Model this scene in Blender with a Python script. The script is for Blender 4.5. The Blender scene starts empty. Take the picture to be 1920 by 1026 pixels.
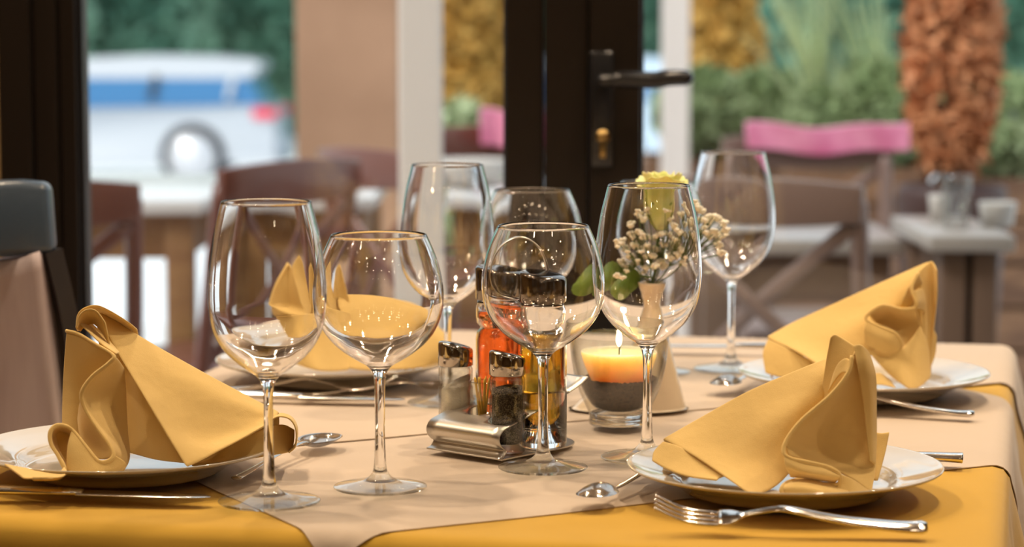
import bpy, bmesh, math, random
from mathutils import Vector, Matrix
random.seed(7)
C = bpy.context.scene
col = C.collection
PI = math.pi

# ---------------------------------------------------------------- camera
TOP = 0.745                      # table surface height (m)
EYE = TOP + 0.366
F = 4533.0
PITCH = math.atan((513 - 45) / F)
cam_d = bpy.data.cameras.new('camera'); cam = bpy.data.objects.new('camera', cam_d); col.objects.link(cam)
cam.location = (0, 0, EYE); cam.rotation_euler = (PI / 2 - PITCH, 0, 0)
cam_d.sensor_width = 36; cam_d.lens = 36 * F / 1920
cam_d.clip_start = 0.05; cam_d.clip_end = 300
cam_d.dof.use_dof = True; cam_d.dof.focus_distance = 1.99; cam_d.dof.aperture_fstop = 5.2
C.camera = cam

# ---------------------------------------------------------------- world, sun, exposure
w = bpy.data.worlds.new('world'); C.world = w; w.use_nodes = True
nt = w.node_tree; bg = nt.nodes['Background']
sky = nt.nodes.new('ShaderNodeTexSky'); sky.sky_type = 'NISHITA'; sky.sun_disc = False
sky.sun_elevation = math.radians(38); sky.sun_rotation = math.radians(200); sky.air_density = 1.4; sky.dust_density = 3.0
mix = nt.nodes.new('ShaderNodeMix'); mix.data_type = 'RGBA'; mix.inputs[0].default_value = 0.6
mix.inputs[7].default_value = (7.6, 8.2, 8.6, 1)
nt.links.new(sky.outputs[0], mix.inputs[6]); nt.links.new(mix.outputs[2], bg.inputs[0])
bg.inputs[1].default_value = 0.19
sd = bpy.data.lights.new('sun', 'SUN'); sd.energy = 2.7; sd.angle = math.radians(20); sd.color = (1, .96, .9)
so = bpy.data.objects.new('sun', sd); col.objects.link(so); so.rotation_euler = (math.radians(42), 0, math.radians(-60))
C.view_settings.view_transform = 'Standard'; C.view_settings.look = 'None'
C.view_settings.exposure = 0.0; C.view_settings.gamma = 1.0; C.view_settings.use_curve_mapping = False
cy = C.cycles
cy.max_bounces = 14; cy.transmission_bounces = 14; cy.glossy_bounces = 5; cy.diffuse_bounces = 4
cy.transparent_max_bounces = 16; cy.caustics_reflective = True; cy.caustics_refractive = True
cy.blur_glossy = 0.3; cy.sample_clamp_indirect = 0.0

# the ceiling spots of the dining room: warm small lamps
SPOTS = [(-1.7, 1.75), (-0.62, 1.95), (0.62, 1.95), (1.7, 1.75), (-1.6, 2.6), (-0.6, 2.65), (0.6, 2.65), (1.7, 2.6),
         (-1.9, -0.3), (-1.1, -0.3), (-0.3, -0.4), (0.5, -0.4), (1.3, -0.3), (2.1, -0.3),
         (-1.5, .45), (-.75, .4), (0, .45), (.75, .4), (1.5, .45),
         (-1.5, -1.6), (-0.6, -1.6), (0.4, -1.6), (1.4, -1.6), (-0.9, -3.0), (0.1, -3.0), (1.1, -3.0)]
CEIL = 2.62
for i, (x, y) in enumerate(SPOTS):
    ld = bpy.data.lights.new('ceiling_spot_light', 'AREA'); ld.shape = 'DISK'; ld.size = 0.10
    ld.energy = 9.0 if y > .5 else 1.1; ld.color = (1.0, 0.77, 0.52); ld.cycles.is_caustics_light = True; ld.spread = math.radians(150)
    lo = bpy.data.objects.new('ceiling_spot_light', ld); col.objects.link(lo); lo.location = (x, y, CEIL - 0.03)

# ---------------------------------------------------------------- helpers
FWD = Vector((0, math.cos(PITCH), -math.sin(PITCH))); UP = Vector((0, math.sin(PITCH), math.cos(PITCH)))
def ray(px, py): return FWD + Vector(((px - 960) / F, 0, 0)) + UP * ((513 - py) / F)
def at(px, py, Y):
    d = ray(px, py); return Vector((0, 0, EYE)) + d * (Y / d.y)
def onz(px, py, z=TOP):
    d = ray(px, py); return Vector((0, 0, EYE)) + d * ((z - EYE) / d.z)

def tag(o, label=None, cat=None, group=None, kind=None):
    if label: o['label'] = label
    if cat: o['category'] = cat
    if group: o['group'] = group
    if kind: o['kind'] = kind
    return o
def empty(name, loc, rz=0):
    o = bpy.data.objects.new(name, None); col.objects.link(o); o.location = loc; o.rotation_euler = (0, 0, rz)
    o.empty_display_size = 0.05; return o
def obj(name, bm, mat, parent=None, smooth=True, recalc=True):
    if recalc: bmesh.ops.recalc_face_normals(bm, faces=bm.faces)
    me = bpy.data.meshes.new(name); bm.to_mesh(me); bm.free()
    if smooth:
        for p in me.polygons: p.use_smooth = True
    if mat: me.materials.append(mat)
    o = bpy.data.objects.new(name, me); col.objects.link(o)
    if parent: o.parent = parent
    return o
def copy_tree(o, parent=None):
    c = o.copy(); col.objects.link(c)
    if parent: c.parent = parent
    for ch in list(o.children): copy_tree(ch, c)
    return c
def mod(o, typ, **k):
    m = o.modifiers.new(typ.lower(), typ)
    for a, b in k.items(): setattr(m, a, b)
    return m
def B(): return bmesh.new()
def box(bm, c, s, rz=0, bev=0.0, M=None):
    r = bmesh.ops.create_cube(bm, size=1); vs = r['verts']
    bmesh.ops.scale(bm, vec=s, verts=vs)
    if bev > 0:
        es = list({e for v in vs for e in v.link_edges})
        rb = bmesh.ops.bevel(bm, geom=es, offset=bev, segments=2, affect='EDGES', profile=0.5)
        vs = list({v for f in rb['faces'] for v in f.verts} | {v for v in vs if v.is_valid})
    if rz: bmesh.ops.rotate(bm, verts=vs, cent=(0, 0, 0), matrix=Matrix.Rotation(rz, 3, 'Z'))
    bmesh.ops.translate(bm, vec=c, verts=vs)
    if M is not None: bmesh.ops.transform(bm, matrix=M, verts=vs)
    return vs
def bar(bm, a, b, wx, wy, bev=0.003, ref=Vector((0, 1, 0))):
    """rectangular bar from a to b"""
    a = Vector(a); b = Vector(b); z = (b - a); L = z.length; z.normalize()
    x = ref.cross(z)
    if x.length < 1e-4: x = Vector((1, 0, 0)).cross(z)
    x.normalize(); y = z.cross(x)
    M = Matrix((x, y, z)).transposed().to_4x4(); M.translation = (a + b) / 2
    return box(bm, (0, 0, 0), (wx, wy, L), bev=bev, M=M)
def cr(p0, p1, p2, p3, t):
    return 0.5 * ((2 * p1) + (p2 - p0) * t + (2 * p0 - 5 * p1 + 4 * p2 - p3) * t * t + (3 * p1 - p0 - 3 * p2 + p3) * t ** 3)
def spline(pts, n=6, closed=False):
    pts = [Vector(p) for p in pts]; out = []; N = len(pts)
    rng = N if closed else N - 1
    for i in range(rng):
        g = (lambda k: pts[k % N]) if closed else (lambda k: pts[k] if 0 <= k < N else (2 * pts[0] - pts[1] if k < 0 else 2 * pts[-1] - pts[-2]))
        for j in range(n): out.append(cr(g(i - 1), g(i), g(i + 1), g(i + 2), j / n))
    if not closed: out.append(pts[-1])
    return out
def tube(bm, pts, r, seg=10, flat=1.0, caps=True, up=None):
    """tube along pts; r float or list; flat scales the second axis"""
    pts = [Vector(p) for p in pts]; n = len(pts)
    rs = r if isinstance(r, (list, tuple)) else [r] * n
    fl = flat if isinstance(flat, (list, tuple)) else [flat] * n
    rings = []; prev = None
    for i, p in enumerate(pts):
        t = (pts[min(i + 1, n - 1)] - pts[max(i - 1, 0)]).normalized()
        if up is not None: x = Vector(up).cross(t)
        elif prev is None: x = (Vector((0, 0, 1)) if abs(t.z) < .9 else Vector((1, 0, 0))).cross(t)
        else: x = prev - t * prev.dot(t)
        x.normalize(); prev = x; y = t.cross(x)
        rings.append([bm.verts.new(p + x * rs[i] * math.cos(a) + y * rs[i] * fl[i] * math.sin(a))
                      for a in (2 * PI * k / seg for k in range(seg))])
    for i in range(n - 1):
        for k in range(seg):
            bm.faces.new((rings[i][k], rings[i][(k + 1) % seg], rings[i + 1][(k + 1) % seg], rings[i + 1][k]))
    if caps:
        bm.faces.new(rings[0][::-1]); bm.faces.new(rings[-1])
def lathe(bm, prof, seg=64, c=(0, 0, 0), closed=False, xf=None):
    """prof: (r, z) list; r=0 ends become a pole"""
    rings = []
    for r, z in prof:
        if r < 1e-6: rings.append([bm.verts.new((c[0], c[1], c[2] + z))])
        else: rings.append([bm.verts.new((c[0] + r * math.cos(2 * PI * k / seg), c[1] + r * math.sin(2 * PI * k / seg), c[2] + z)) for k in range(seg)])
    pairs = list(zip(rings[:-1], rings[1:]))
    if closed: pairs.append((rings[-1], rings[0]))
    for a, b in pairs:
        for k in range(seg):
            k2 = (k + 1) % seg
            if len(a) == 1 and len(b) == 1: continue
            if len(a) == 1: bm.faces.new((a[0], b[k], b[k2]))
            elif len(b) == 1: bm.faces.new((a[k], b[0], a[k2]))
            else: bm.faces.new((a[k], b[k], b[k2], a[k2]))
    if xf:
        for rg in rings:
            for v in rg: v.co = xf(v.co)
def sp2(prof, n=5):
    return [(max(p.x, 0), p.y) for p in spline([(a, b, 0) for a, b in prof], n)]

# ---------------------------------------------------------------- materials
def mat(name, color=(.8, .8, .8), rough=.5, metal=0, spec=.5, trans=0, ior=1.5, sheen=0, coat=0, emis=None, es=0, sss=0):
    m = bpy.data.materials.new(name); m.use_nodes = True
    p = m.node_tree.nodes['Principled BSDF']
    p.inputs['Base Color'].default_value = (*color, 1); p.inputs['Roughness'].default_value = rough
    p.inputs['Metallic'].default_value = metal; p.inputs['Specular IOR Level'].default_value = spec
    p.inputs['Transmission Weight'].default_value = trans; p.inputs['IOR'].default_value = ior
    p.inputs['Sheen Weight'].default_value = sheen; p.inputs['Coat Weight'].default_value = coat
    if emis: p.inputs['Emission Color'].default_value = (*emis, 1); p.inputs['Emission Strength'].default_value = es
    if sss:
        p.inputs['Subsurface Weight'].default_value = sss
        p.inputs['Subsurface Radius'].default_value = (1, .45, .15); p.inputs['Subsurface Scale'].default_value = .02
    return m
def N(m, t, **k):
    n = m.node_tree.nodes.new(t)
    for a, b in k.items():
        if a.startswith('i_'):
            key = a[2:]; n.inputs[int(key) if key.isdigit() else key.replace('_', ' ')].default_value = b
        else: setattr(n, a, b)
    return n
def L(m, a, b): m.node_tree.links.new(a, b)
def P(m): return m.node_tree.nodes['Principled BSDF']
def vary(m, c1, c2, scale=5, detail=4, stretch=None, lo=.35, hi=.65, coord='Object', extra=None):
    tc = N(m, 'ShaderNodeTexCoord'); mp = N(m, 'ShaderNodeMapping'); L(m, tc.outputs[coord], mp.inputs[0])
    if stretch: mp.inputs['Scale'].default_value = stretch
    ns = N(m, 'ShaderNodeTexNoise', i_Scale=scale, i_Detail=detail); L(m, mp.outputs[0], ns.inputs['Vector'])
    rp = N(m, 'ShaderNodeValToRGB'); rp.color_ramp.elements[0].position = lo; rp.color_ramp.elements[1].position = hi
    rp.color_ramp.elements[0].color = (*c1, 1); rp.color_ramp.elements[1].color = (*c2, 1)
    L(m, ns.outputs[0], rp.inputs[0]); L(m, rp.outputs[0], P(m).inputs['Base Color'])
    return ns, mp
def bump(m, scale=200, strength=.1, dist=.001, stretch=None, detail=2):
    tc = N(m, 'ShaderNodeTexCoord'); mp = N(m, 'ShaderNodeMapping'); L(m, tc.outputs['Object'], mp.inputs[0])
    if stretch: mp.inputs['Scale'].default_value = stretch
    ns = N(m, 'ShaderNodeTexNoise', i_Scale=scale, i_Detail=detail); L(m, mp.outputs[0], ns.inputs['Vector'])
    b = N(m, 'ShaderNodeBump', i_Strength=strength, i_Distance=dist); L(m, ns.outputs[0], b.inputs['Height'])
    L(m, b.outputs[0], P(m).inputs['Normal']); return b
def cloth(name, color, wr=.5, wsc=9.0):
    m = mat(name, color, .85, spec=.15, sheen=.25)
    b = bump(m, 1400, .35, .0006)
    tc = N(m, 'ShaderNodeTexCoord'); ns = N(m, 'ShaderNodeTexNoise', i_Scale=wsc, i_Detail=3.0); L(m, tc.outputs['Object'], ns.inputs['Vector'])
    b2 = N(m, 'ShaderNodeBump', i_Strength=wr, i_Distance=.006); L(m, ns.outputs[0], b2.inputs['Height'])
    L(m, b2.outputs[0], b.inputs['Normal'])
    return m
M_nap = cloth('napkin_cloth', (.78, .55, .21), .35, 28.0)
M_base = cloth('yellow_cloth', (.62, .37, .045), .5)
M_top = cloth('cream_cloth', (.63, .52, .42), .9)
M_plate = mat('porcelain', (.60, .54, .45), .08, spec=.6, coat=.5)
M_glass = mat('clear_glass', (1, 1, 1), 0.0, trans=1, ior=1.5)
M_steel = mat('brushed_steel', (.60, .57, .52), .36, metal=1); bump(M_steel, 60, .08, .0004, stretch=(1, 1, 40))
M_cut = mat('cutlery_steel', (.75, .72, .68), .12, metal=1)
M_chrome = mat('chrome_cap', (.45, .41, .36), .1, metal=1)
M_darkcap = mat('smoked_cap', (.22, .19, .16), .13, metal=1)
M_frame = mat('dark_brown_frame', (.010, .006, .0035), .4, spec=.3)
M_gasket = mat('black_gasket', (.006, .006, .008), .4)
M_handle = mat('black_handle', (.012, .012, .014), .25)
M_brass = mat('brass', (.38, .26, .10), .3, metal=1)
M_wallin = mat('ochre_plaster', (.42, .27, .12), .8); bump(M_wallin, 30, .2, .002)
M_ceil = mat('ceiling_paint', (.50, .42, .32), .8)
M_floorin = mat('dark_wood_floor', (.12, .06, .03), .35); vary(M_floorin, (.10, .05, .025), (.2, .11, .05), 3, stretch=(1, 8, 1))

def pane_mat(name, edge=None, f0=.04):
    m = bpy.data.materials.new(name); m.use_nodes = True; n = m.node_tree.nodes; n.remove(P(m))
    out = [k for k in n if k.type == 'OUTPUT_MATERIAL'][0]
    tr = N(m, 'ShaderNodeBsdfTransparent', i_Color=(.97, .985, .98, 1)); gl = N(m, 'ShaderNodeBsdfGlossy', i_Roughness=0.0)
    lw = N(m, 'ShaderNodeLayerWeight', i_Blend=.5); pw = N(m, 'ShaderNodeMath', operation='POWER', i_1=5.0); L(m, lw.outputs['Facing'], pw.inputs[0])
    fr = N(m, 'ShaderNodeMath', operation='MULTIPLY_ADD', i_1=1 - f0, i_2=f0); L(m, pw.outputs[0], fr.inputs[0]); mx = N(m, 'ShaderNodeMixShader')
    L(m, fr.outputs[0], mx.inputs[0]); L(m, tr.outputs[0], mx.inputs[1]); L(m, gl.outputs[0], mx.inputs[2]); L(m, mx.outputs[0], out.inputs[0])
    if edge:          # longer path through the wall at the silhouette
        p3 = N(m, 'ShaderNodeMath', operation='POWER', i_1=2.5); L(m, lw.outputs['Facing'], p3.inputs[0])
        cm = N(m, 'ShaderNodeMix', data_type='RGBA'); cm.inputs[6].default_value = (.96, .97, .96, 1); cm.inputs[7].default_value = (*edge, 1)
        L(m, p3.outputs[0], cm.inputs[0]); L(m, cm.outputs[2], tr.inputs[0])
    return m
M_pane = pane_mat('window_pane'); M_thin = pane_mat('thin_walled_glass'); M_jar = pane_mat('jar_glass', (.50, .46, .40), .07)

# ================================================================= interior shell
WY = 3.05            # plane of the glazed front
def structure(name, bm, m, smooth=False, parent=None):
    o = obj(name, bm, m, parent, smooth)
    if parent is None: tag(o, kind='structure')
    return o
bm = B(); box(bm, (0, -.5, -.05), (6.4, 7.1, .1)); structure('floor', bm, M_floorin)
bm = B(); box(bm, (0, -.5, CEIL + .05), (6.4, 7.1, .1)); structure('ceiling', bm, M_ceil)
bm = B(); box(bm, (-3.25, -.5, CEIL / 2), (.1, 7.3, CEIL)); structure('wall_left', bm, M_wallin)
bm = B(); box(bm, (3.25, -.5, CEIL / 2), (.1, 7.3, CEIL)); structure('wall_right', bm, M_wallin)
bm = B(); box(bm, (0, -4.1, CEIL / 2), (6.6, .1, CEIL)); structure('wall_back', bm, M_wallin)
def X(px, Y=WY): return at(px, 400, Y).x
xl0, xl1 = X(12), X(163)      # left jamb
xc0, xs, xc1 = X(946), X(1103), X(1203)
bm = B()
box(bm, ((-3.2 + xl0) / 2, WY + .06, CEIL / 2), (3.2 + xl0, .14, CEIL))
box(bm, (xl0 / 2 + 1.6, WY + .06, 2.45), (3.2 - xl0, .14, .35)); structure('wall_front', bm, M_wallin)
def profile_bar(bm, x0, x1, y, z0, z1, d=.06, groove=None):
    box(bm, ((x0 + x1) / 2, y, (z0 + z1) / 2), (x1 - x0, d, z1 - z0), bev=.002)
    for g in groove or []:
        box(bm, (g, y - d / 2 + .0005, (z0 + z1) / 2), (.004, .003, z1 - z0))
# fixed window on the left
bm = B()
xg = X(75)
profile_bar(bm, xl0, xg - .002, WY, .0, 2.28, .07)
profile_bar(bm, xg, X(120) - .0015, WY + .004, .0, 2.28, .06)
profile_bar(bm, X(120), X(152), WY + .010, .0, 2.28, .055)
profile_bar(bm, xc0, X(1020) - .001, WY, .0, 2.28, .07)
profile_bar(bm, xl0, xc0, WY, 2.2, 2.28, .07); profile_bar(bm, xl0, xc0, WY, 0, .09, .07)
structure('window_1', bm, M_frame)
bm = B(); profile_bar(bm, X(152), X(164), WY + .01, .09, 2.2, .04)
profile_bar(bm, X(944), X(947), WY + .01, .09, 2.2, .05)
tr = structure('trim_1', bm, M_gasket)
bm = B(); box(bm, ((xl1 + xc0) / 2, WY + .01, 1.145), (xc0 - xl1, .006, 2.1)); structure('window_2', bm, M_pane)
# door leaf (right) with handle
xd1 = X(1203) + 0.95
bm = B()
profile_bar(bm, X(1020), X(1103) - .0015, WY - .004, .0, 2.28, .075)
profile_bar(bm, X(1103), X(1196), WY - .010, .02, 2.24, .08)
profile_bar(bm, xd1, xd1 + .1, WY - .010, .02, 2.24, .08)
profile_bar(bm, X(1103), xd1 + .1, WY - .010, 2.15, 2.24, .08); profile_bar(bm, X(1103), xd1 + .1, WY - .010, .02, .14, .08)
profile_bar(bm, xd1 + .105, 3.2, WY, 0, 2.28, .07)
door = structure('door_1', bm, M_frame)
bm = B(); profile_bar(bm, X(1196), X(1204), WY - .002, .14, 2.15, .05); o = obj('gasket', bm, M_gasket, door, False)
bm = B(); box(bm, ((X(1203) + xd1) / 2, WY, 1.145), (xd1 - X(1203), .006, 2.02)); obj('pane', bm, M_pane, door, False)
# lever handle
hy = WY - .05
hp = at(1130, 150, hy)
bm = B(); c = at(1128, 205, hy)
box(bm, (c.x, hy - .004, c.z), (.030, .009, .145), bev=.004)
o = obj('handle_plate', bm, M_handle, door)
bm = B()
tube(bm, [(hp.x, hy - .005, hp.z), (hp.x, hy - .05, hp.z)], .009, 16)
e = at(1300, 146, hy - .055)
path = spline([(hp.x - .004, hy - .05, hp.z), (hp.x + .02, hy - .056, hp.z + .002), (hp.x + .06, hy - .056, hp.z + .001), (e.x - .03, hy - .055, e.z), (e.x, hy - .05, e.z)], 6)
nn = len(path); tube(bm, path, [.010 if i < nn * .2 else .0115 + .002 * math.sin(PI * i / nn) for i in range(nn - 2)] + [.010, .005], 14, flat=.8)
obj('door_handle', bm, M_handle, door)
bm = B(); kc = at(1130, 268, hy - .008)
tube(bm, [(kc.x, hy - .004, kc.z + .008), (kc.x, hy - .013, kc.z + .008)], .0085, 20)
box(bm, (kc.x, hy - .0085, kc.z - .007), (.008, .009, .024), bev=.002)
obj('key_cylinder', bm, M_brass, door)

# ceiling lamps (the rings of the spots)
M_ring = mat('lamp_ring', (.7, .6, .45), .3, metal=1)
for i, (x, y) in enumerate(SPOTS):
    bm = B(); lathe(bm, [(.042, 0), (.055, 0), (.055, -.012), (.042, -.012)], 32, (0, 0, 0), closed=True)
    o = obj('ceiling_lamp', bm, M_ring); o.location = (x, y, CEIL)
    tag(o, 'small round recessed ceiling spot lamp of the dining room', 'lamp', 'recessed ceiling spots')

# ================================================================= the table and its cloths
TH = math.radians(12.0)
EX = Vector((math.cos(TH), -math.sin(TH), 0)); EY = Vector((math.sin(TH), math.cos(TH), 0))
FR = Vector((.56, 2.745, 0)); TW, TD = .815, 1.13
TC = FR - EX * TW / 2 - EY * TD / 2
def drape(a, b, lift=0.0, wave=.008, seed=0.0):
    ca = max(-TW / 2, min(TW / 2, a)); cb = max(-TD / 2, min(TD / 2, b))
    da, db = a - ca, b - cb; d = math.hypot(da, db)
    if d < 1e-7:
        z = TOP - .0020 + lift + .0005 * math.sin(a * 23 + seed) * math.sin(b * 17 + seed * 2)
        p = TC + EX * a + EY * b; return Vector((p.x, p.y, z))
    ux, uy = da / d, db / d; r = .016
    if d < r * PI / 2:
        an = d / r; out = r * math.sin(an); down = r * (1 - math.cos(an)); nx, nz = math.sin(an), math.cos(an)
    else:
        e = d - r * PI / 2; out = r + e * .06; down = r + e * .99; nx, nz = 1, .06
        s = (b if abs(ux) > abs(uy) else a)
        out += wave * min(1, e / .12) * (1 + math.sin(s * 26 + seed)) + .003 * math.sin(s * 61 + seed)*min(1,e/.05)
    p = TC + EX * (ca + ux * (out + nx * lift)) + EY * (cb + uy * (out + nx * lift))
    return Vector((p.x, p.y, TOP - .0020 - down + nz * lift))
def sheet(name, f, na, nb, m, thick=.0009, sub=0):
    bm = B(); g = [[bm.verts.new(f(i / na, j / nb)) for j in range(nb + 1)] for i in range(na + 1)]
    for i in range(na):
        for j in range(nb): bm.faces.new((g[i][j], g[i + 1][j], g[i + 1][j + 1], g[i][j + 1]))
    o = obj(name, bm, m, recalc=False); mod(o, 'SOLIDIFY', thickness=thick, offset=-1); mod(o, 'EDGE_SPLIT', split_angle=math.radians(50))
    return o
M_wood = mat('table_wood', (.16, .08, .04), .4)
tb = empty('dining_table', (TC.x, TC.y, 0), -TH)
tag(tb, 'square-cornered dining table hidden under the yellow cloth', 'table')
bm = B(); box(bm, (0, 0, TOP - .0215), (TW - .006, TD - .006, .032), bev=.006); obj('tabletop', bm, M_wood, tb)
for sx in (-1, 1):
    for sy in (-1, 1):
        bm = B(); bar(bm, (sx * (TW / 2 - .07), sy * (TD / 2 - .07), 0), (sx * (TW / 2 - .07), sy * (TD / 2 - .07), TOP - .037), .06, .06); obj('leg', bm, M_wood, tb)
DR = .34
o = sheet('tablecloth', lambda u, v: drape((u - .5) * (TW + 2 * DR), (v - .5) * (TD + 2 * DR), .0), 150, 180, M_base)
o.cycles.is_caustics_receiver = True
tag(o, 'mustard yellow tablecloth covering the whole table and hanging down its sides', 'tablecloth')
def topper(name, corner, ang, la, lb, lift, label, seed):
    d1 = Vector((math.cos(ang), math.sin(ang), 0)); d2 = Vector((-math.sin(ang), math.cos(ang), 0)); k = Vector((*corner, 0))
    def f(u, v):
        p = k + d1 * (u * la) + d2 * (v * lb) - TC
        # a slightly soft, wavy outline of the hem
        return drape(p.dot(EX), p.dot(EY), lift + .00015*(1+math.sin(u*9+seed)*math.sin(v*7+seed)), .008, 0.0)
    o = sheet(name, f, 130, 120, M_top, .0008)
    o.cycles.is_caustics_receiver = True
    tag(o, label, 'tablecloth', 'cream toppers laid diagonally'); return o
topper('table_topper', (-.135, 1.703), math.radians(28.5), .86, .80, .0010, 'cream topper cloth at the near end with its corner pointing at the front edge', 1.3)
topper('table_topper', (-.215, 2.066), math.radians(28.5), 1.08, .90, .0024, 'cream topper cloth at the far end under the two far plates', 4.1)

# ================================================================= glasses
def glass_mesh(name, outer, wall, floor_z, foot_r):
    """outer: profile from the stem top to the rim"""
    foot = [(0, 0.0006), (foot_r * .6, .0004), (foot_r - .001, 0.0), (foot_r, .0009), (foot_r - .001, .0018),
            (foot_r * .8, .0030), (foot_r * .55, .0046), (foot_r * .33, .0068), (foot_r * .2, .0105), (.0052, .016), (.0044, .026), (.0038, .045)]
    out = sp2(outer, 6)
    prof = sp2(foot[2:], 4); prof = [(0, .0006), (foot_r * .6, .0004)] + prof + out
    rr, rz = outer[-1]
    # inner wall: offset along the normal
    inner = []
    for i, (r, z) in enumerate(out):
        if z < floor_z: continue
        a = out[max(i - 1, 0)]; b = out[min(i + 1, len(out) - 1)]
        t = Vector((b[0] - a[0], b[1] - a[1])).normalized(); n = Vector((-t.y, t.x))
        q = Vector((r, z)) + n * wall * (1 + 1.3 * max(0, 1 - (z - floor_z) / .05))
        if q.x > .003 and q.y > floor_z + .002: inner.append((q.x, q.y))
    inner.reverse()
    z0 = inner[-1][1]
    inner += [(inner[-1][0] * .6, z0 - .0012), (inner[-1][0] * .3, z0 - .0017), (0, z0 - .0018)]
    rim = [(rr - wall * .25, rz + wall * .35), (rr - wall * .75, rz + wall * .35)]
    bm = B(); lathe(bm, prof + rim + inner, 96)
    bmesh.ops.remove_doubles(bm, verts=bm.verts, dist=1e-6)
    bmesh.ops.recalc_face_normals(bm, faces=bm.faces)
    me = bpy.data.meshes.new(name); bm.to_mesh(me); bm.free()
    for p in me.polygons: p.use_smooth = True
    me.materials.append(M_glass); me.materials.append(M_thin)
    for p in me.polygons:       # the thin disc of the foot
        if p.center.z < .0062 and math.hypot(p.center.x, p.center.y) > .0145: p.material_index = 1
    return me
BORD = [(.0036, .052), (.0037, .078), (.0048, .090), (.0085, .0965), (.0150, .1012), (.0225, .1068), (.0305, .1140), (.0372, .1230), (.0422, .1345), (.0446, .1490),
        (.0450, .1640), (.0432, .1850), (.0400, .2050), (.0364, .2200), (.0340, .2300)]
BURG = [(.0040, .052), (.0042, .078), (.0050, .089), (.0090, .0960), (.0170, .1010), (.0265, .1070), (.0355, .1145), (.0432, .1240), (.0485, .1360), (.0503, .1490),
        (.0500, .1600), (.0470, .1750), (.0428, .1875), (.0372, .2000)]
me_bord = glass_mesh('tall_wine_glass', BORD, .0010, .0965, .0390)
me_burg = glass_mesh('round_wine_glass', BURG, .0010, .0965, .0368)
def zsurf(x, y):                 # height of the cloth stack below a thing: generous to the upper topper
    return TOP + .0028
GL = [('tall_wine_glass', me_bord, (505, 948), None, 'tall wine glass nearest the camera beside the front-left folded napkin'),
      ('round_wine_glass', me_burg, (713, 921), None, 'round-bowled wine glass standing just right of the tall glass beside the small spoon'),
      ('round_wine_glass', me_burg, (1018, 884), None, 'round-bowled wine glass standing right in front of the oil and vinegar bottles'),
      ('tall_wine_glass', me_bord, (1213, 865), None, 'tall wine glass in front of the flower vase, its stem crossing the candle'),
      ('round_wine_glass', me_burg, None, (.020, 2.385), 'round-bowled wine glass behind the oil bottle against the dark door post'),
      ('tall_wine_glass', me_bord, (840, 761), None, 'tall wine glass behind the salt shaker in front of the white post'),
      ('tall_wine_glass', me_bord, (1370, 698), None, 'tall wine glass at the far side beside the far-right folded napkin'),
      ('round_wine_glass', me_burg, None, (.150, 2.51), 'round-bowled wine glass hidden behind the rose and the tall glass')]
gpos = []
for nme, me, px, xy, lab in GL:
    o = bpy.data.objects.new(nme, me); col.objects.link(o)
    p = onz(*px) if px else Vector((*xy, 0)); o.location = (p.x, p.y, zsurf(p.x, p.y)); gpos.append(p)
    o.rotation_euler = (0, 0, random.random() * 6); o.cycles.is_caustics_caster = True
    tag(o, lab, 'wine glass', 'wine glasses on the table')

# ================================================================= plates
R_PL = .1225
def plate_mesh():
    top = [(0, .0052), (.05, .0052), (.076, .0056), (.083, .0085), (.089, .0130), (.100, .0160), (.112, .0190), (.1205, .0218), (R_PL, .0222)]
    und = [(R_PL + .0004, .0212), (.1205, .0195), (.110, .0160), (.098, .0120), (.086, .0065), (.079, .0012), (.075, 0), (.072, .0006), (.06, .0012), (0, .0012)]
    bm = B(); lathe(bm, sp2(top, 5) + sp2(und, 4), 128)
    bmesh.ops.recalc_face_normals(bm, faces=bm.faces)
    me = bpy.data.meshes.new('dinner_plate'); bm.to_mesh(me); bm.free()
    for p in me.polygons: p.use_smooth = True
    me.materials.append(M_plate); return me
me_pl = plate_mesh()
PL = {'fl': (-.3155, 1.948), 'fr': (.2127, 1.862), 'bl': (-.180, 2.452), 'br': (.3466, 2.360)}
plab = {'fl': 'white porcelain plate under the front-left folded napkin, by the knife', 'fr': 'white porcelain plate under the front-right folded napkin, beside the near fork',
        'bl': 'white porcelain plate seen behind the two front glasses, under a napkin', 'br': 'white porcelain plate at the far right corner under the upright napkin'}
for k, (x, y) in PL.items():
    o = bpy.data.objects.new('dinner_plate', me_pl); col.objects.link(o); o.location = (x, y, TOP + .0028 + (.0016 if k in ('bl', 'br') else 0))
    tag(o, plab[k], 'plate', 'dinner plates laid on the table')

# ================================================================= napkins
def patch(bm, rows, Yc, nu=7, nv=7):
    """rows of (px, py, dy) control points: a smooth cloth panel standing at its real distance"""
    R = [[at(p[0], p[1], Yc + p[2]) for p in r] for r in rows]
    A = [spline(r, nu) for r in R]
    cols = [spline([A[i][j] for i in range(len(A))], nv) for j in range(len(A[0]))]
    g = [[bm.verts.new(p) for p in c] for c in cols]
    for i in range(len(g) - 1):
        for j in range(len(g[0]) - 1): bm.faces.new((g[i][j], g[i][j + 1], g[i + 1][j + 1], g[i + 1][j]))
def D(row, *dys):
    """attach depth offsets to a row; one value or one per point"""
    if len(dys) == 1: dys = dys * len(row)
    return [(p[0], p[1], d) for p, d in zip(row, dys)]
def hem(bm, pts, Yc, r=.0014, off=.0024):
    for s in (-1, 1):
        path = spline([at(p[0] + s * off * 380, p[1] + s * off * 250, Yc + p[2]) for p in pts], 6)
        tube(bm, path, r, 8)
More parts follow.
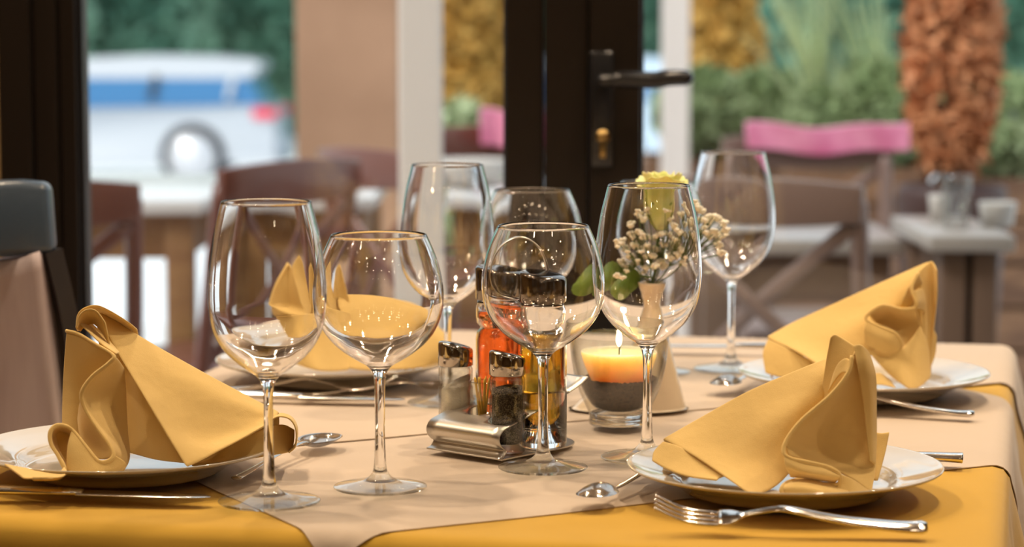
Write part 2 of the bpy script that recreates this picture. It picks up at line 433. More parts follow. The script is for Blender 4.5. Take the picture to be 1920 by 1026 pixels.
def napkin(name, patches, hems, Yc, label, thick=.0016, lift=0):
    bm = B()
    for rows in patches: patch(bm, rows, Yc)
    o = obj(name, bm, M_nap, recalc=False)
    mod(o, 'SOLIDIFY', thickness=thick, offset=0); mod(o, 'SUBSURF', levels=1, render_levels=1)
    if hems:
        bh = B()
        for h in hems: hem(bh, h, Yc)
        ho = obj('hem', bh, M_nap, o)
    tag(o, label, 'napkin', 'folded napkins standing on the plates')
    o.location.z += lift
    return o
# --- front left
n1 = [
 # wing
 [D([(178, 576), (265, 632), (345, 678), (425, 722), (524, 774)], .025, .03, .03, .03, .03),
  D([(212, 648), (290, 688), (360, 722), (428, 752), (519, 781)], .004, .010, .012, .014, .02),
  D([(258, 725), (318, 760), (374, 782), (432, 786), (514, 788)], -.014, -.008, -.003, .004, .015),
  D([(305, 803), (345, 820), (385, 825), (442, 811), (508, 793)], -.030, -.024, -.016, -.004, .008),
  D([(350, 877), (385, 860), (420, 841), (460, 820), (500, 797)], -.045, -.036, -.026, -.012, .002)],
 # back slope of the tent
 [D([(178, 576), (265, 632), (345, 678), (425, 722), (524, 774)], .026, .031, .031, .031, .031),
  D([(190, 700), (270, 720), (350, 750), (430, 780), (524, 800)], .052, .055, .055, .05, .045),
  D([(200, 820), (280, 822), (350, 825), (430, 828), (520, 826)], .075, .075, .072, .065, .055)],
 # roll at the right end
 [D([(497, 797), (520, 782), (543, 786), (555, 806), (554, 836), (541, 850)], .0),
  D([(500, 790), (522, 776), (546, 782), (557, 802), (555, 830), (543, 842)], .05)],
 # under layer
 [D([(352, 858), (410, 842), (455, 822), (500, 802), (530, 796), (552, 806)], .012, .008, .006, .004, .02, .03),
  D([(356, 868), (410, 858), (455, 845), (500, 830), (530, 825), (551, 828)], .004, .002, 0, .002, .014, .025),
  D([(360, 874), (410, 868), (455, 863), (500, 856), (525, 852), (546, 848)], -.006, -.006, -.004, 0, .008, .02)],
 # recessed dark panel between pleats and wing
 [D([(222, 668), (240, 690), (262, 715), (305, 765)], .03, .022, .012, .010),
  D([(232, 760), (252, 775), (282, 800), (335, 832)], .025, .018, .006, -.002),
  D([(238, 848), (262, 855), (300, 864), (366, 871)], .015, .008, -.008, -.026)],
 # loop over the top
 [D([(143, 616), (146, 590), (160, 577), (182, 573), (208, 584), (240, 604), (258, 618)], -.012, -.01, -.008, -.004, .004, .016, .03),
  D([(146, 622), (152, 602), (170, 589), (190, 590), (212, 602), (240, 620), (261, 638)], .028, .03, .032, .032, .036, .04, .045)],
 [D([(143, 614), (148, 592), (162, 580), (180, 582), (198, 604)], -.013, -.012, -.011, -.012, -.010),
  D([(150, 622), (160, 612), (176, 608), (190, 622), (206, 648)], -.004, .002, .002, .0, -.008)],
 # left panel
 [D([(125, 622), (148, 628), (178, 645), (213, 667)], -.005, -.012, -.022, -.030),
  D([(120, 690), (140, 700), (165, 708), (200, 705)], .004, -.002, -.004, -.006),
  D([(117, 760), (138, 765), (160, 768), (190, 760)], .004, -.002, -.004, -.004),
  D([(116, 835), (138, 842), (165, 848), (190, 850)], -.006, -.008, -.004, .0)],
 # second ruffle layer under the top
 [D([(150, 608), (165, 622), (190, 645), (218, 664)], -.008, -.014, -.022, -.030),
  D([(158, 600), (175, 610), (200, 634), (224, 662)], .012, .012, .010, -.005)],
 # right interior of the S
 [D([(213, 668), (222, 674), (232, 690)], -.031, -.02, -.004),
  D([(178, 703), (208, 715), (236, 728)], -.035, -.014, .004),
  D([(153, 742), (196, 758), (238, 766)], -.038, -.012, .004),
  D([(178, 795), (210, 802), (240, 812)], -.042, -.020, -.004),
  D([(212, 845), (228, 850), (243, 858)], -.050, -.034, -.016),
  D([(196, 872), (216, 882), (232, 884)], -.056, -.046, -.034)],
 # left interior, lower bend
 [D([(153, 746), (149, 760), (146, 785)], -.038, -.02, -.006),
  D([(172, 786), (158, 800), (150, 815)], -.041, -.024, -.012),
  D([(205, 832), (180, 838), (160, 838)], -.048, -.030, -.022),
  D([(213, 858), (192, 862), (170, 856)], -.052, -.040, -.032)],
 # foot of the S, front face
 [D([(213, 852), (196, 864), (178, 859), (158, 834), (134, 806)], -.052, -.055, -.055, -.052, -.048),
  D([(236, 868), (208, 882), (178, 880), (150, 862), (126, 838)], -.045, -.056, -.060, -.058, -.056),
  D([(228, 882), (200, 886), (172, 892), (146, 890), (124, 882)], -.040, -.054, -.062, -.062, -.060)],
 # little loop
 [D([(134, 806), (122, 799), (106, 799), (94, 812), (95, 832), (110, 856), (121, 878)], -.048, -.05, -.052, -.055, -.058, -.062, -.066),
  D([(136, 820), (124, 812), (112, 810), (106, 820), (110, 842), (122, 866), (130, 884)], -.020, -.02, -.022, -.026, -.034, -.045, -.052)],
 # inner back of the little loop
 [D([(104, 806), (120, 804), (140, 814)], -.030, -.024, -.020), D([(99, 836), (122, 840), (156, 846)], -.034, -.028, -.026), D([(116, 878), (136, 884), (166, 888)], -.046, -.044, -.044)],
 # tail
 [D([(121, 876), (112, 884), (84, 882), (48, 878), (6, 870)], -.070, -.078, -.080, -.082, -.085),
  D([(128, 888), (112, 896), (84, 897), (48, 898), (40, 893)], -.092, -.108, -.112, -.114, -.112)],
]
h1 = [[(125, 621, -.005), (148, 627, -.012), (178, 645, -.022), (213, 667, -.031), (204, 682, -.033), (176, 704, -.035), (157, 728, -.037), (153, 748, -.038), (163, 774, -.04),
       (186, 808, -.044), (206, 835, -.048), (213, 854, -.052), (202, 865, -.055), (184, 864, -.056), (160, 836, -.052), (136, 807, -.048), (120, 798, -.05),
       (104, 799, -.052), (94, 812, -.055), (96, 833, -.058), (110, 856, -.062), (121, 878, -.066), (116, 893, -.068), (100, 897, -.108), (62, 898, -.113)]]
napkin('folded_napkin', n1, h1, 1.925, 'yellow napkin at front left with a ruffled fan edge and a wing sloping right')
# --- front right
n4 = [
 [D([(1243, 824), (1310, 785), (1400, 735), (1480, 700), (1550, 672)], .02, .03, .03, .03, .03),
  D([(1258, 832), (1330, 812), (1410, 770), (1485, 735), (1552, 700)], .012, .014, .016, .016, .016),
  D([(1300, 855), (1362, 845), (1422, 815), (1485, 775), (1548, 745)], -.004, -.002, 0, .002, .01),
  D([(1350, 888), (1392, 885), (1438, 866), (1480, 830), (1520, 800)], -.022, -.02, -.012, -.004, .01),
  D([(1403, 924), (1425, 926), (1455, 912), (1482, 885), (1505, 850)], -.045, -.04, -.026, -.01, .01)],
 [D([(1243, 824), (1310, 785), (1400, 735), (1480, 700), (1550, 672)], .021, .031, .031, .031, .031),
  D([(1250, 840), (1320, 830), (1400, 810), (1480, 800), (1550, 790)], .05, .055, .055, .05, .045),
  D([(1260, 848), (1330, 845), (1400, 840), (1480, 836), (1550, 834)], .07, .072, .072, .065, .055)],
 # under flap at the left
 [D([(1243, 828), (1275, 838), (1315, 862), (1362, 893)], .012, .006, -.004, -.02),
  D([(1226, 846), (1258, 862), (1300, 880), (1350, 897)], .004, -.002, -.012, -.022),
  D([(1222, 864), (1250, 880), (1290, 894), (1345, 901)], -.004, -.010, -.018, -.026)],
 # upright fin behind the cone
 [D([(1557, 632), (1566, 627), (1582, 635), (1602, 648)], .012, .012, .008, .0),
  D([(1550, 670), (1562, 668), (1582, 672), (1600, 684)], .012, .010, .004, -.004),
  D([(1541, 730), (1555, 728), (1575, 730), (1596, 735)], .012, .008, .002, -.002),
  D([(1530, 790), (1548, 790), (1570, 790), (1592, 790)], .010, .008, .004, .0)],
 # cone, large concave panel
 [D([(1598, 668), (1606, 656), (1618, 652), (1632, 668)], -.014, -.010, -.006, .0),
  D([(1588, 704), (1608, 700), (1628, 704), (1641, 716)], -.020, -.010, -.006, .0),
  D([(1556, 742), (1592, 748), (1622, 758), (1643, 772)], -.026, -.006, -.002, .002),
  D([(1502, 790), (1560, 800), (1606, 812), (1643, 828)], -.034, -.006, -.002, .0),
  D([(1474, 828), (1540, 846), (1596, 862), (1642, 878)], -.040, -.012, -.008, -.006),
  D([(1478, 856), (1545, 874), (1596, 898), (1634, 926)], -.044, -.024, -.024, -.026)],
 # folded fin down the right of the cone
 [D([(1600, 648), (1614, 646), (1630, 662)], -.012, -.012, -.006),
  D([(1608, 690), (1626, 690), (1642, 706)], -.018, -.016, -.006),
  D([(1618, 750), (1632, 752), (1643, 770)], -.016, -.014, -.004),
  D([(1624, 810), (1634, 815), (1643, 825)], -.014, -.012, -.004),
  D([(1630, 864), (1635, 868), (1641, 872)], -.012, -.010, -.006)],
 # small inner loop near the apex
 [D([(1596, 676), (1585, 672), (1572, 682), (1564, 700)], -.014, -.010, -.006, -.004),
  D([(1590, 700), (1580, 700), (1568, 712), (1552, 738)], -.020, -.014, -.010, -.008)],
 # lip under the S
 [D([(1469, 850), (1500, 864), (1542, 873), (1574, 888)], -.046, -.048, -.048, -.046),
  D([(1472, 872), (1504, 884), (1544, 892), (1574, 896)], -.050, -.052, -.052, -.048),
  D([(1482, 895), (1512, 897), (1544, 902), (1566, 906)], -.044, -.044, -.042, -.040)],
 # bottom roll
 [D([(1484, 902), (1512, 898), (1550, 906), (1585, 912)], -.040, -.042, -.042, -.036),
  D([(1466, 914), (1500, 912), (1548, 920), (1592, 924)], -.056, -.058, -.058, -.048),
  D([(1472, 930), (1510, 937), (1560, 938), (1606, 934)], -.056, -.060, -.060, -.050)],
 # front skirt to the right
 [D([(1574, 888), (1600, 900), (1634, 924)], -.046, -.038, -.028),
  D([(1572, 906), (1600, 916), (1630, 928)], -.046, -.042, -.032),
  D([(1560, 926), (1595, 934), (1622, 933)], -.050, -.048, -.040)],
 # pale flap behind at the right
 [D([(1632, 806), (1650, 812), (1668, 810)], .02, .018, .018),
  D([(1634, 850), (1646, 852), (1660, 850)], .012, .010, .010),
  D([(1636, 900), (1640, 902), (1646, 902)], .0, -.004, -.004)],
]
h4 = [[(1598, 668, -.014), (1590, 700, -.020), (1558, 741, -.027), (1504, 788, -.035), (1476, 824, -.041), (1469, 848, -.046), (1484, 860, -.048), (1520, 868, -.049),
       (1556, 877, -.048), (1574, 890, -.047), (1572, 908, -.046), (1548, 908, -.043), (1510, 900, -.042), (1482, 903, -.045), (1467, 914, -.056), (1470, 928, -.058), (1510, 937, -.060), (1560, 938, -.060)]]
napkin('folded_napkin', n4, h4, 1.864, 'yellow napkin at front right with one tall cone fold and stitched hem')
# --- back right
n3 = [
 [D([(1438, 632), (1490, 603), (1580, 562), (1660, 526), (1742, 490)], .02, .03, .03, .03, .03),
  D([(1450, 640), (1506, 622), (1592, 588), (1665, 550), (1738, 512)], .012, .015, .016, .016, .02),
  D([(1478, 652), (1530, 642), (1596, 615), (1660, 585), (1720, 550)], -.002, 0, .002, .004, .014),
  D([(1508, 668), (1548, 664), (1595, 650), (1640, 625), (1690, 600)], -.018, -.014, -.008, 0, .012),
  D([(1534, 685), (1560, 684), (1592, 676), (1625, 662), (1660, 650)], -.034, -.028, -.018, -.006, .010)],
 [D([(1438, 632), (1490, 603), (1580, 562), (1660, 526), (1742, 490)], .021, .031, .031, .031, .031),
  D([(1445, 650), (1500, 640), (1585, 620), (1665, 600), (1742, 600)], .045, .055, .055, .05, .045),
  D([(1450, 672), (1510, 668), (1590, 668), (1665, 668), (1742, 670)], .06, .07, .07, .065, .055)],
 [D([(1440, 636), (1475, 652), (1510, 670), (1545, 688)], .012, 0, -.010, -.024),
  D([(1430, 662), (1465, 680), (1500, 690), (1545, 694)], .004, -.006, -.014, -.022),
  D([(1435, 700), (1465, 708), (1500, 708), (1545, 698)], -.006, -.012, -.018, -.02)],
 # outer fold at the right
 [D([(1722, 508), (1738, 494), (1748, 490), (1757, 506)], .0, .01, .012, .0),
  D([(1726, 560), (1740, 550), (1750, 548), (1757, 556)], -.004, .006, .008, .0),
  D([(1728, 620), (1738, 616), (1746, 616), (1750, 624)], -.006, .002, .004, .0),
  D([(1726, 715), (1734, 712), (1741, 708), (1745, 706)], -.018, -.012, -.008, -.006)],
 [D([(1738, 615), (1750, 618), (1756, 630)], .012, .014, .016), D([(1738, 655), (1748, 660), (1754, 662)], .010, .012, .014), D([(1736, 700), (1742, 694), (1744, 690)], .004, .006, .008)],
 # pale upper curl
 [D([(1722, 511), (1708, 530), (1697, 550), (1686, 576)], -.010, -.016, -.018, -.016),
  D([(1730, 530), (1714, 548), (1712, 562), (1705, 578)], .0, -.006, -.012, -.014)],
 [D([(1714, 545), (1719, 566), (1714, 578)], -.020, -.022, -.022), D([(1732, 548), (1735, 570), (1734, 590)], -.002, -.002, -.002), D([(1730, 640), (1733, 650), (1735, 660)], -.006, -.006, -.004)],
 # concave pocket
 [D([(1628, 590), (1655, 574), (1688, 579), (1716, 576)], -.032, -.028, -.024, -.022),
  D([(1640, 604), (1668, 596), (1696, 600), (1724, 600)], -.020, -.012, -.008, -.006),
  D([(1660, 616), (1684, 622), (1704, 632), (1728, 640)], -.026, -.012, -.008, -.006),
  D([(1686, 640), (1698, 660), (1712, 682), (1730, 700)], -.036, -.024, -.018, -.012)],
 # lip
 [D([(1625, 598), (1648, 612), (1678, 625), (1689, 642)], -.034, -.038, -.040, -.038),
  D([(1620, 620), (1645, 632), (1670, 642), (1687, 652)], -.036, -.041, -.042, -.038),
  D([(1622, 646), (1642, 656), (1664, 662), (1684, 658)], -.030, -.036, -.038, -.036)],
 # cone below the lip
 [D([(1626, 655), (1656, 664), (1687, 655), (1704, 640), (1726, 610)], -.028, -.034, -.036, -.026, -.012),
  D([(1645, 680), (1680, 690), (1702, 685), (1718, 675), (1740, 650)], -.036, -.042, -.036, -.030, -.014),
  D([(1672, 706), (1698, 726), (1714, 729), (1728, 724), (1745, 708)], -.042, -.050, -.046, -.036, -.020)],
 # small fold on the plate
 [D([(1636, 702), (1650, 700), (1668, 712)], -.040, -.038, -.036), D([(1636, 722), (1655, 722), (1680, 728)], -.052, -.052, -.050)],
]
h3 = [[(1722, 511, -.010), (1709, 540, -.018), (1718, 566, -.022), (1714, 578, -.022), (1690, 580, -.024), (1656, 573, -.028), (1630, 587, -.032), (1625, 600, -.034), (1650, 613, -.038),
       (1678, 625, -.040), (1689, 642, -.038), (1684, 658, -.036), (1660, 664, -.036), (1640, 658, -.034)]]
napkin('folded_napkin', n3, h3, 2.355, 'yellow napkin at far right corner standing upright with a curled pocket')
# --- back left
n2 = [
 [D([(620, 552), (690, 558), (750, 575), (800, 592), (836, 628)], .02, .03, .03, .03, .02),
  D([(618, 590), (690, 598), (750, 612), (800, 622), (842, 645)], .0, .01, .01, .01, .012),
  D([(624, 630), (690, 645), (750, 655), (800, 660), (840, 662)], -.015, -.01, -.008, -.002, .006),
  D([(640, 690), (690, 695), (740, 694), (790, 690), (828, 682)], -.035, -.03, -.024, -.01, .002)],
 [D([(620, 552), (690, 558), (750, 575), (800, 592), (836, 628)], .021, .031, .031, .031, .021),
  D([(620, 610), (690, 620), (750, 630), (800, 640), (840, 650)], .045, .05, .05, .045, .035),
  D([(640, 660), (690, 662), (750, 664), (800, 665), (835, 668)], .06, .065, .065, .06, .045)],
 # two peaks
 [D([(543, 496), (548, 492), (556, 499)], -.008, -.004, -.01),
  D([(521, 532), (546, 535), (571, 542)], -.020, -.012, -.020),
  D([(507, 570), (546, 580), (587, 592)], -.028, -.016, -.024),
  D([(512, 592), (552, 606), (600, 618)], -.034, -.030, -.030)],
 [D([(557, 498), (576, 477), (586, 488)], .002, .006, .008),
  D([(566, 530), (584, 528), (600, 540)], -.006, .004, .010),
  D([(580, 575), (598, 576), (616, 585)], -.012, 0, .010),
  D([(596, 615), (612, 620), (630, 620)], -.016, -.004, .008)],
 [D([(606, 500), (618, 490), (628, 512)], .012, .014, .012),
  D([(604, 550), (622, 545), (642, 552)], .008, .014, .010),
  D([(606, 610), (628, 612), (650, 616)], .004, .010, .006)],
 # folded hem at the left
 [D([(507, 570), (510, 586), (530, 598), (553, 606)], -.030, -.034, -.038, -.040),
  D([(512, 600), (520, 610), (534, 612), (550, 610)], -.020, -.024, -.030, -.036)],
 # skirt
 [D([(516, 604), (556, 608), (600, 612), (645, 620)], -.024, -.034, -.030, -.012),
  D([(530, 640), (572, 648), (612, 650), (650, 655)], -.028, -.042, -.036, -.020),
  D([(556, 684), (590, 694), (622, 697), (655, 694)], -.040, -.055, -.046, -.034)],
]
h2 = [[(548, 494, -.006), (523, 530, -.020), (508, 570, -.030), (512, 586, -.034), (530, 598, -.038), (553, 606, -.040), (545, 611, -.038), (520, 610, -.028)]]
napkin('folded_napkin', n2, h2, 2.45, 'yellow napkin seen through the two front glasses, wing sloping right')

# ================================================================= cutlery
def spoon_bm(length=.135, bl=.044, bw=.029):
    bm = B(); nx, ny = 20, 12
    g = []
    for i in range(nx + 1):
        u = i / nx; x = (u - .5) * bl
        hw = bw / 2 * math.sqrt(max(0, 1 - (2 * u - 1) ** 2)) * (1.0 + .12 * (2 * u - 1)) + .0004
        row = []
        for j in range(ny + 1):
            v = j / ny * 2 - 1
            dep = -.0075 * (1 - v * v) * max(0, 1 - (2 * u - 1) ** 2) ** .8
            row.append(bm.verts.new((x + length / 2, v * hw, .0085 + dep)))
        g.append(row)
    for i in range(nx):
        for j in range(ny): bm.faces.new((g[i][j], g[i][j + 1], g[i + 1][j + 1], g[i + 1][j]))
    r = bmesh.ops.solidify(bm, geom=list(bm.faces), thickness=.0012)
    pts = [(length / 2 - bl / 2 + .002, 0, .0085), (length / 2 - bl / 2 - .012, 0, .0105), (0, 0, .0085), (-length / 2 + .03, 0, .0045), (-length / 2 + .006, 0, .0030), (-length / 2, 0, .0030)]
    path = spline(pts, 5); n = len(path)
    rs = [.0026 + .0026 * max(0, (i / n - .45) / .55) for i in range(n - 1)] + [.003]
    tube(bm, path, rs, 12, flat=.42, up=(0, 0, 1)); return bm
def fork_bm(length=.195):
    bm = B(); hl = length / 2
    for k in range(4):
        y = (k - 1.5) * .0062
        path = spline([(hl, y, .020), (hl - .02, y, .0100), (hl - .042, y * .95, .0065), (hl - .052, y * .8, .0085)], 5); n = len(path)
        tube(bm, path, [.0007 + .0012 * min(1, i / (n * .5)) for i in range(n)], 8, flat=.7, up=(0, 0, 1))
    path = spline([(hl - .046, 0, .0078), (hl - .058, 0, .009), (hl - .068, 0, .012), (hl - .085, 0, .0155), (0, 0, .0155), (-hl + .06, 0, .008), (-hl + .02, 0, .0035), (-hl, 0, .0035)], 5)
    n = len(path); rs = []
    for i in range(n):
        u = i / (n - 1); rs.append(.0115 if u < .1 else (.0115 - (u - .1) / .14 * .0083 if u < .24 else .0032 + .0055 * max(0, (u - .45) / .55)))
    rs[-1] = .006; tube(bm, path, rs, 14, flat=[.18 if i / n < .2 else .38 for i in range(n)], up=(0, 0, 1)); return bm
def knife_bm(length=.215):
    bm = B(); hl = length / 2
    path = spline([(hl, 0, .0028), (hl - .01, 0, .003), (hl - .05, 0, .0035), (.012, 0, .004), (.004, 0, .004)], 5); n = len(path)
    tube(bm, path, [.0015 + .0085 * math.sin(min(1, i / n * 2.2) * PI / 2) for i in range(n)], 12, flat=.13, up=(0, 0, 1))
    path = spline([(.008, 0, .0045), (-.002, 0, .0048), (-.03, 0, .0050), (-.07, 0, .0052), (-hl + .006, 0, .005), (-hl, 0, .005)], 5); n = len(path)
    tube(bm, path, [.0055 + .004 * (i / n) for i in range(n - 1)] + [.006], 14, flat=.48, up=(0, 0, 1)); return bm
def place_line(name, bm, a, b, label, cat, group, L_, flip=False, dz=0):
    """a = px of the working end, b = px of the handle end; both on the cloth"""
    pa, pb = onz(*a), onz(*b); c = (pa + pb) / 2; d = pa - pb
    o = obj(name, bm, M_cut); o.location = (c.x, c.y, TOP + .0030 + dz); o.rotation_euler = (PI if flip else 0, 0, math.atan2(d.y, d.x))
    if flip: o.location.z += .012
    tag(o, label, cat, group); return o
def oriented(name, bm, tip, ang, L_, label, cat, group, flip=False, dz=0, roll=0):
    d = Vector((math.cos(ang), math.sin(ang), 0)); p = onz(*tip); c = p - d * L_ / 2
    o = obj(name, bm, M_cut); o.location = (c.x, c.y, TOP + .0030 + dz + (.0165 if flip else 0)); o.rotation_euler = (PI if flip else roll, 0, ang)
    tag(o, label, cat, group); return o
A12 = -TH
oriented('dessert_spoon', spoon_bm(.165, .054, .035), (598, 846), math.radians(71), .165, 'small spoon with its bowl upward lying behind the nearest tall glass', 'spoon', 'dessert spoons')
oriented('dessert_spoon', spoon_bm(), (1122, 950), math.radians(243), .135, 'small spoon lying bowl down in front of the front-right plate', 'spoon', 'dessert spoons', flip=True)
oriented('dessert_spoon', spoon_bm(), (1362, 741), math.radians(244), .135, 'small spoon lying bowl down at the foot of the far tall glass', 'spoon', 'dessert spoons', flip=True, dz=.002)
oriented('dessert_spoon', spoon_bm(), (818, 741), math.radians(20), .135, 'small spoon whose tip shows just left of the salt shaker', 'spoon', 'dessert spoons', dz=.001)
oriented('dinner_knife', knife_bm(), (395, 946), math.radians(-5.5), .215, 'steel knife in front of the front-left plate with its handle at the frame edge', 'knife', 'dinner knives')
oriented('dinner_fork', fork_bm(), (1224, 996), math.radians(174), .198, 'steel fork lying tines left in front of the front-right plate', 'fork', 'dinner forks', dz=.001, roll=-.30)
oriented('dinner_knife', knife_bm(), (745, 762), A12 + .10, .20, 'steel knife lying nearer the camera below the far-left plate', 'knife', 'dinner knives', dz=.001)
oriented('dinner_fork', fork_bm(), (745, 750), A12 + .14, .195, 'steel fork beside the knife below the far-left plate', 'fork', 'dinner forks', dz=.001)
oriented('dinner_knife', knife_bm(), (1500, 842), math.radians(163), .215, 'steel knife whose handle end shows behind the front-right plate', 'knife', 'dinner knives', dz=.003) if False else None
def handle_end(name, bmf, end, ang, Lh, label, cat, group, dz=0):
    d = Vector((math.cos(ang), math.sin(ang), 0)); p = onz(*end); c = p + d * Lh / 2
    o = obj(name, bmf, M_cut); o.location = (c.x, c.y, TOP + .0030 + dz); o.rotation_euler = (0, 0, ang); tag(o, label, cat, group); return o
handle_end('dinner_knife', knife_bm(.2), (1806, 878), math.radians(168), .2, 'steel knife whose handle end shows behind the front-right plate rim', 'knife', 'dinner knives', .0005)
handle_end('dinner_fork', fork_bm(.2), (1826, 790), math.radians(160), .2, 'steel fork with its handle end near the right edge below the far-right plate', 'fork', 'dinner forks', .0005)
handle_end('dinner_knife', knife_bm(.2), (1560, 672), math.radians(172), .2, 'steel knife beyond the far-right plate with its blade near the far glass foot', 'knife', 'dinner knives', .0045)

# ================================================================= cruet set
M_oil = mat('oil_liquid', (.52, .30, .03), 0, trans=1, ior=1.47)
M_vin = mat('vinegar_liquid', (1.0, .20, .04), 0, trans=1, ior=1.4)
M_salt = mat('salt_grains', (.96, .91, .84), .9); bump(M_salt, 900, .8, .001)
M_pep = mat('pepper_grains', (.06, .045, .03), .8); vary(M_pep, (.02, .014, .008), (.30, .24, .15), 900, 2, lo=.45, hi=.75); bump(M_pep, 900, 1, .001)
ZT = TOP + .0030
cr_e1 = Vector((.7071, -.7071, 0)); cr_e2 = Vector((.834, .552, 0)).normalized()
stand = empty('condiment_stand', (-.010, 2.048, ZT))
tag(stand, 'brushed steel condiment stand holding the bottles and shakers', 'condiment stand')
SC = Vector((-.010, 2.048, ZT))
Lp, Fp, Rp = onz(800, 850), onz(936, 872), onz(1084, 858)
Lp.z = Fp.z = 0
e1 = (Fp - Lp).normalized(); W1 = (Fp - Lp).length
e2 = Vector((-e1.y, e1.x, 0)); 
if e2.x < 0: e2 = -e2
prof = spline([(.0, 0, .0008), (.006, 0, .0025), (.0095, 0, .0075), (.0055, 0, .0105), (.0015, 0, .0150), (.0012, 0, .0205), (.006, 0, .0250), (.015, 0, .0275), (.035, 0, .0325), (.070, 0, .0415), (.102, 0, .0510), (.116, 0, .0580)], 6)
def cyl_holes(o, holes):
    for (p, r) in holes:
        cb = B(); lathe(cb, [(0, -.1), (r, -.1), (r, .3), (0, .3)], 40, (p.x, p.y, 0)); c = obj('cutter', cb, None, smooth=False)
        c.location = (0, 0, ZT)
        m = o.modifiers.new('bool', 'BOOLEAN'); m.operation = 'DIFFERENCE'; m.object = c; m.solver = 'EXACT'
        bpy.context.view_layer.update()
        dg = bpy.context.evaluated_depsgraph_get(); me = bpy.data.meshes.new_from_object(o.evaluated_get(dg)); o.modifiers.clear()
        o.data = me; bpy.data.objects.remove(c)
salt_p = Vector((-.049, 2.079, 0)); pep_p = Vector((-.004, 2.021, 0)); oil_p = Vector((.0262, 2.050, 0)); vin_p = Vector((-.0110, 2.0965, 0)); pick_p = Vector((-.0255, 2.0515, 0))
bm = B(); n1_ = 2; g = []
for p in prof:
    row = []
    for s in range(9):
        q = Lp + e1 * (W1 * s / 8) + e2 * p.x; row.append(bm.verts.new((q.x, q.y, p.z + ZT)))
    g.append(row)
for i in range(len(g) - 1):
    for j in range(8): bm.faces.new((g[i][j], g[i + 1][j], g[i + 1][j + 1], g[i][j + 1]))
bmesh.ops.recalc_face_normals(bm, faces=bm.faces); bmesh.ops.solidify(bm, geom=list(bm.faces), thickness=.0011)
o = obj('rack', bm, M_steel, recalc=True)
cyl_holes(o, [(salt_p, .0165), (pep_p, .0165), (oil_p, .0222), (vin_p, .0222), (pick_p, .0132)])
o.parent = stand; o.matrix_parent_inverse = Matrix.Translation(-SC)
# base tray with a rounded right end
bm = B(); pts = []
for t in range(0, 25):
    a = PI * t / 24; q = (Lp + Fp) / 2 + e2 * (.085 + .036 * math.sin(a)) - e1 * (W1 / 2) * math.cos(a) * -1 if False else (Lp + Fp) / 2 + e2 * (.083 + .040 * math.sin(a)) + e1 * (W1 / 2) * math.cos(a)
    pts.append(q)
pts += [Lp + e2 * .003, Fp + e2 * .003]
vs0 = [bm.verts.new((q.x, q.y, ZT)) for q in pts]; vs1 = [bm.verts.new((q.x, q.y, ZT + .0012)) for q in pts]
bm.faces.new(vs0[::-1]); bm.faces.new(vs1)
for i in range(len(pts)): bm.faces.new((vs0[i], vs0[(i + 1) % len(pts)], vs1[(i + 1) % len(pts)], vs1[i]))
o = obj('base_tray', bm, M_steel, smooth=False); o.parent = stand; o.matrix_parent_inverse = Matrix.Translation(-SC)
# arched strap handle between the bottles
bm = B(); hc = Vector((.009, 2.073, ZT)); hd = (vin_p - oil_p).normalized().cross(Vector((0, 0, 1))); hd = Vector((1, .12, 0)).normalized()
path = spline([hc + hd * x + Vector((0, 0, z)) for x, z in ((-.001, .001), (-.001, .06), (-.0015, .115), (-.024, .130), (-.033, .150), (-.024, .172), (-.004, .181), (.014, .172), (.022, .150), (.017, .130), (.001, .118))], 7)
tube(bm, path, .0075, 12, flat=.12, up=(hd.y * -1, hd.x, 0)) if False else None
for side in (0,):
    ring = []
    wv = Vector((-hd.y, hd.x, 0)) * .0065
    for i, p in enumerate(path):
        t = (path[min(i + 1, len(path) - 1)] - path[max(i - 1, 0)]).normalized(); n = t.cross(wv.normalized()) * .0006
        ring.append([bm.verts.new(p + wv + n), bm.verts.new(p - wv + n), bm.verts.new(p - wv - n), bm.verts.new(p + wv - n)])
    for a, b in zip(ring[:-1], ring[1:]):
        for k in range(4): bm.faces.new((a[k], a[(k + 1) % 4], b[(k + 1) % 4], b[k]))
    bm.faces.new(ring[0]); bm.faces.new(ring[-1][::-1])
o = obj('handle', bm, M_steel); o.parent = stand; o.matrix_parent_inverse = Matrix.Translation(-SC)
zb = ZT + .0016
def slant_cap(r, z0, z1, dz, ang, hole=False):
    bm = B(); seg = 40; d = Vector((math.cos(ang), math.sin(ang), 0))
    prof = [(r - .0012, z0), (r, z0 + .0008), (r, (z0 + z1) / 2), (r, z1 - .003), (r - .0008, z1 - .0012), (r - .003, z1), (r * .5, z1 + .0006), (0, z1 + .0008)]
    def xf(co):
        f = max(0, (co.z - z0) / (z1 - z0)); return Vector((co.x, co.y, co.z + dz * f * (co.x * d.x + co.y * d.y) / r))
    lathe(bm, prof, seg, xf=xf); return bm
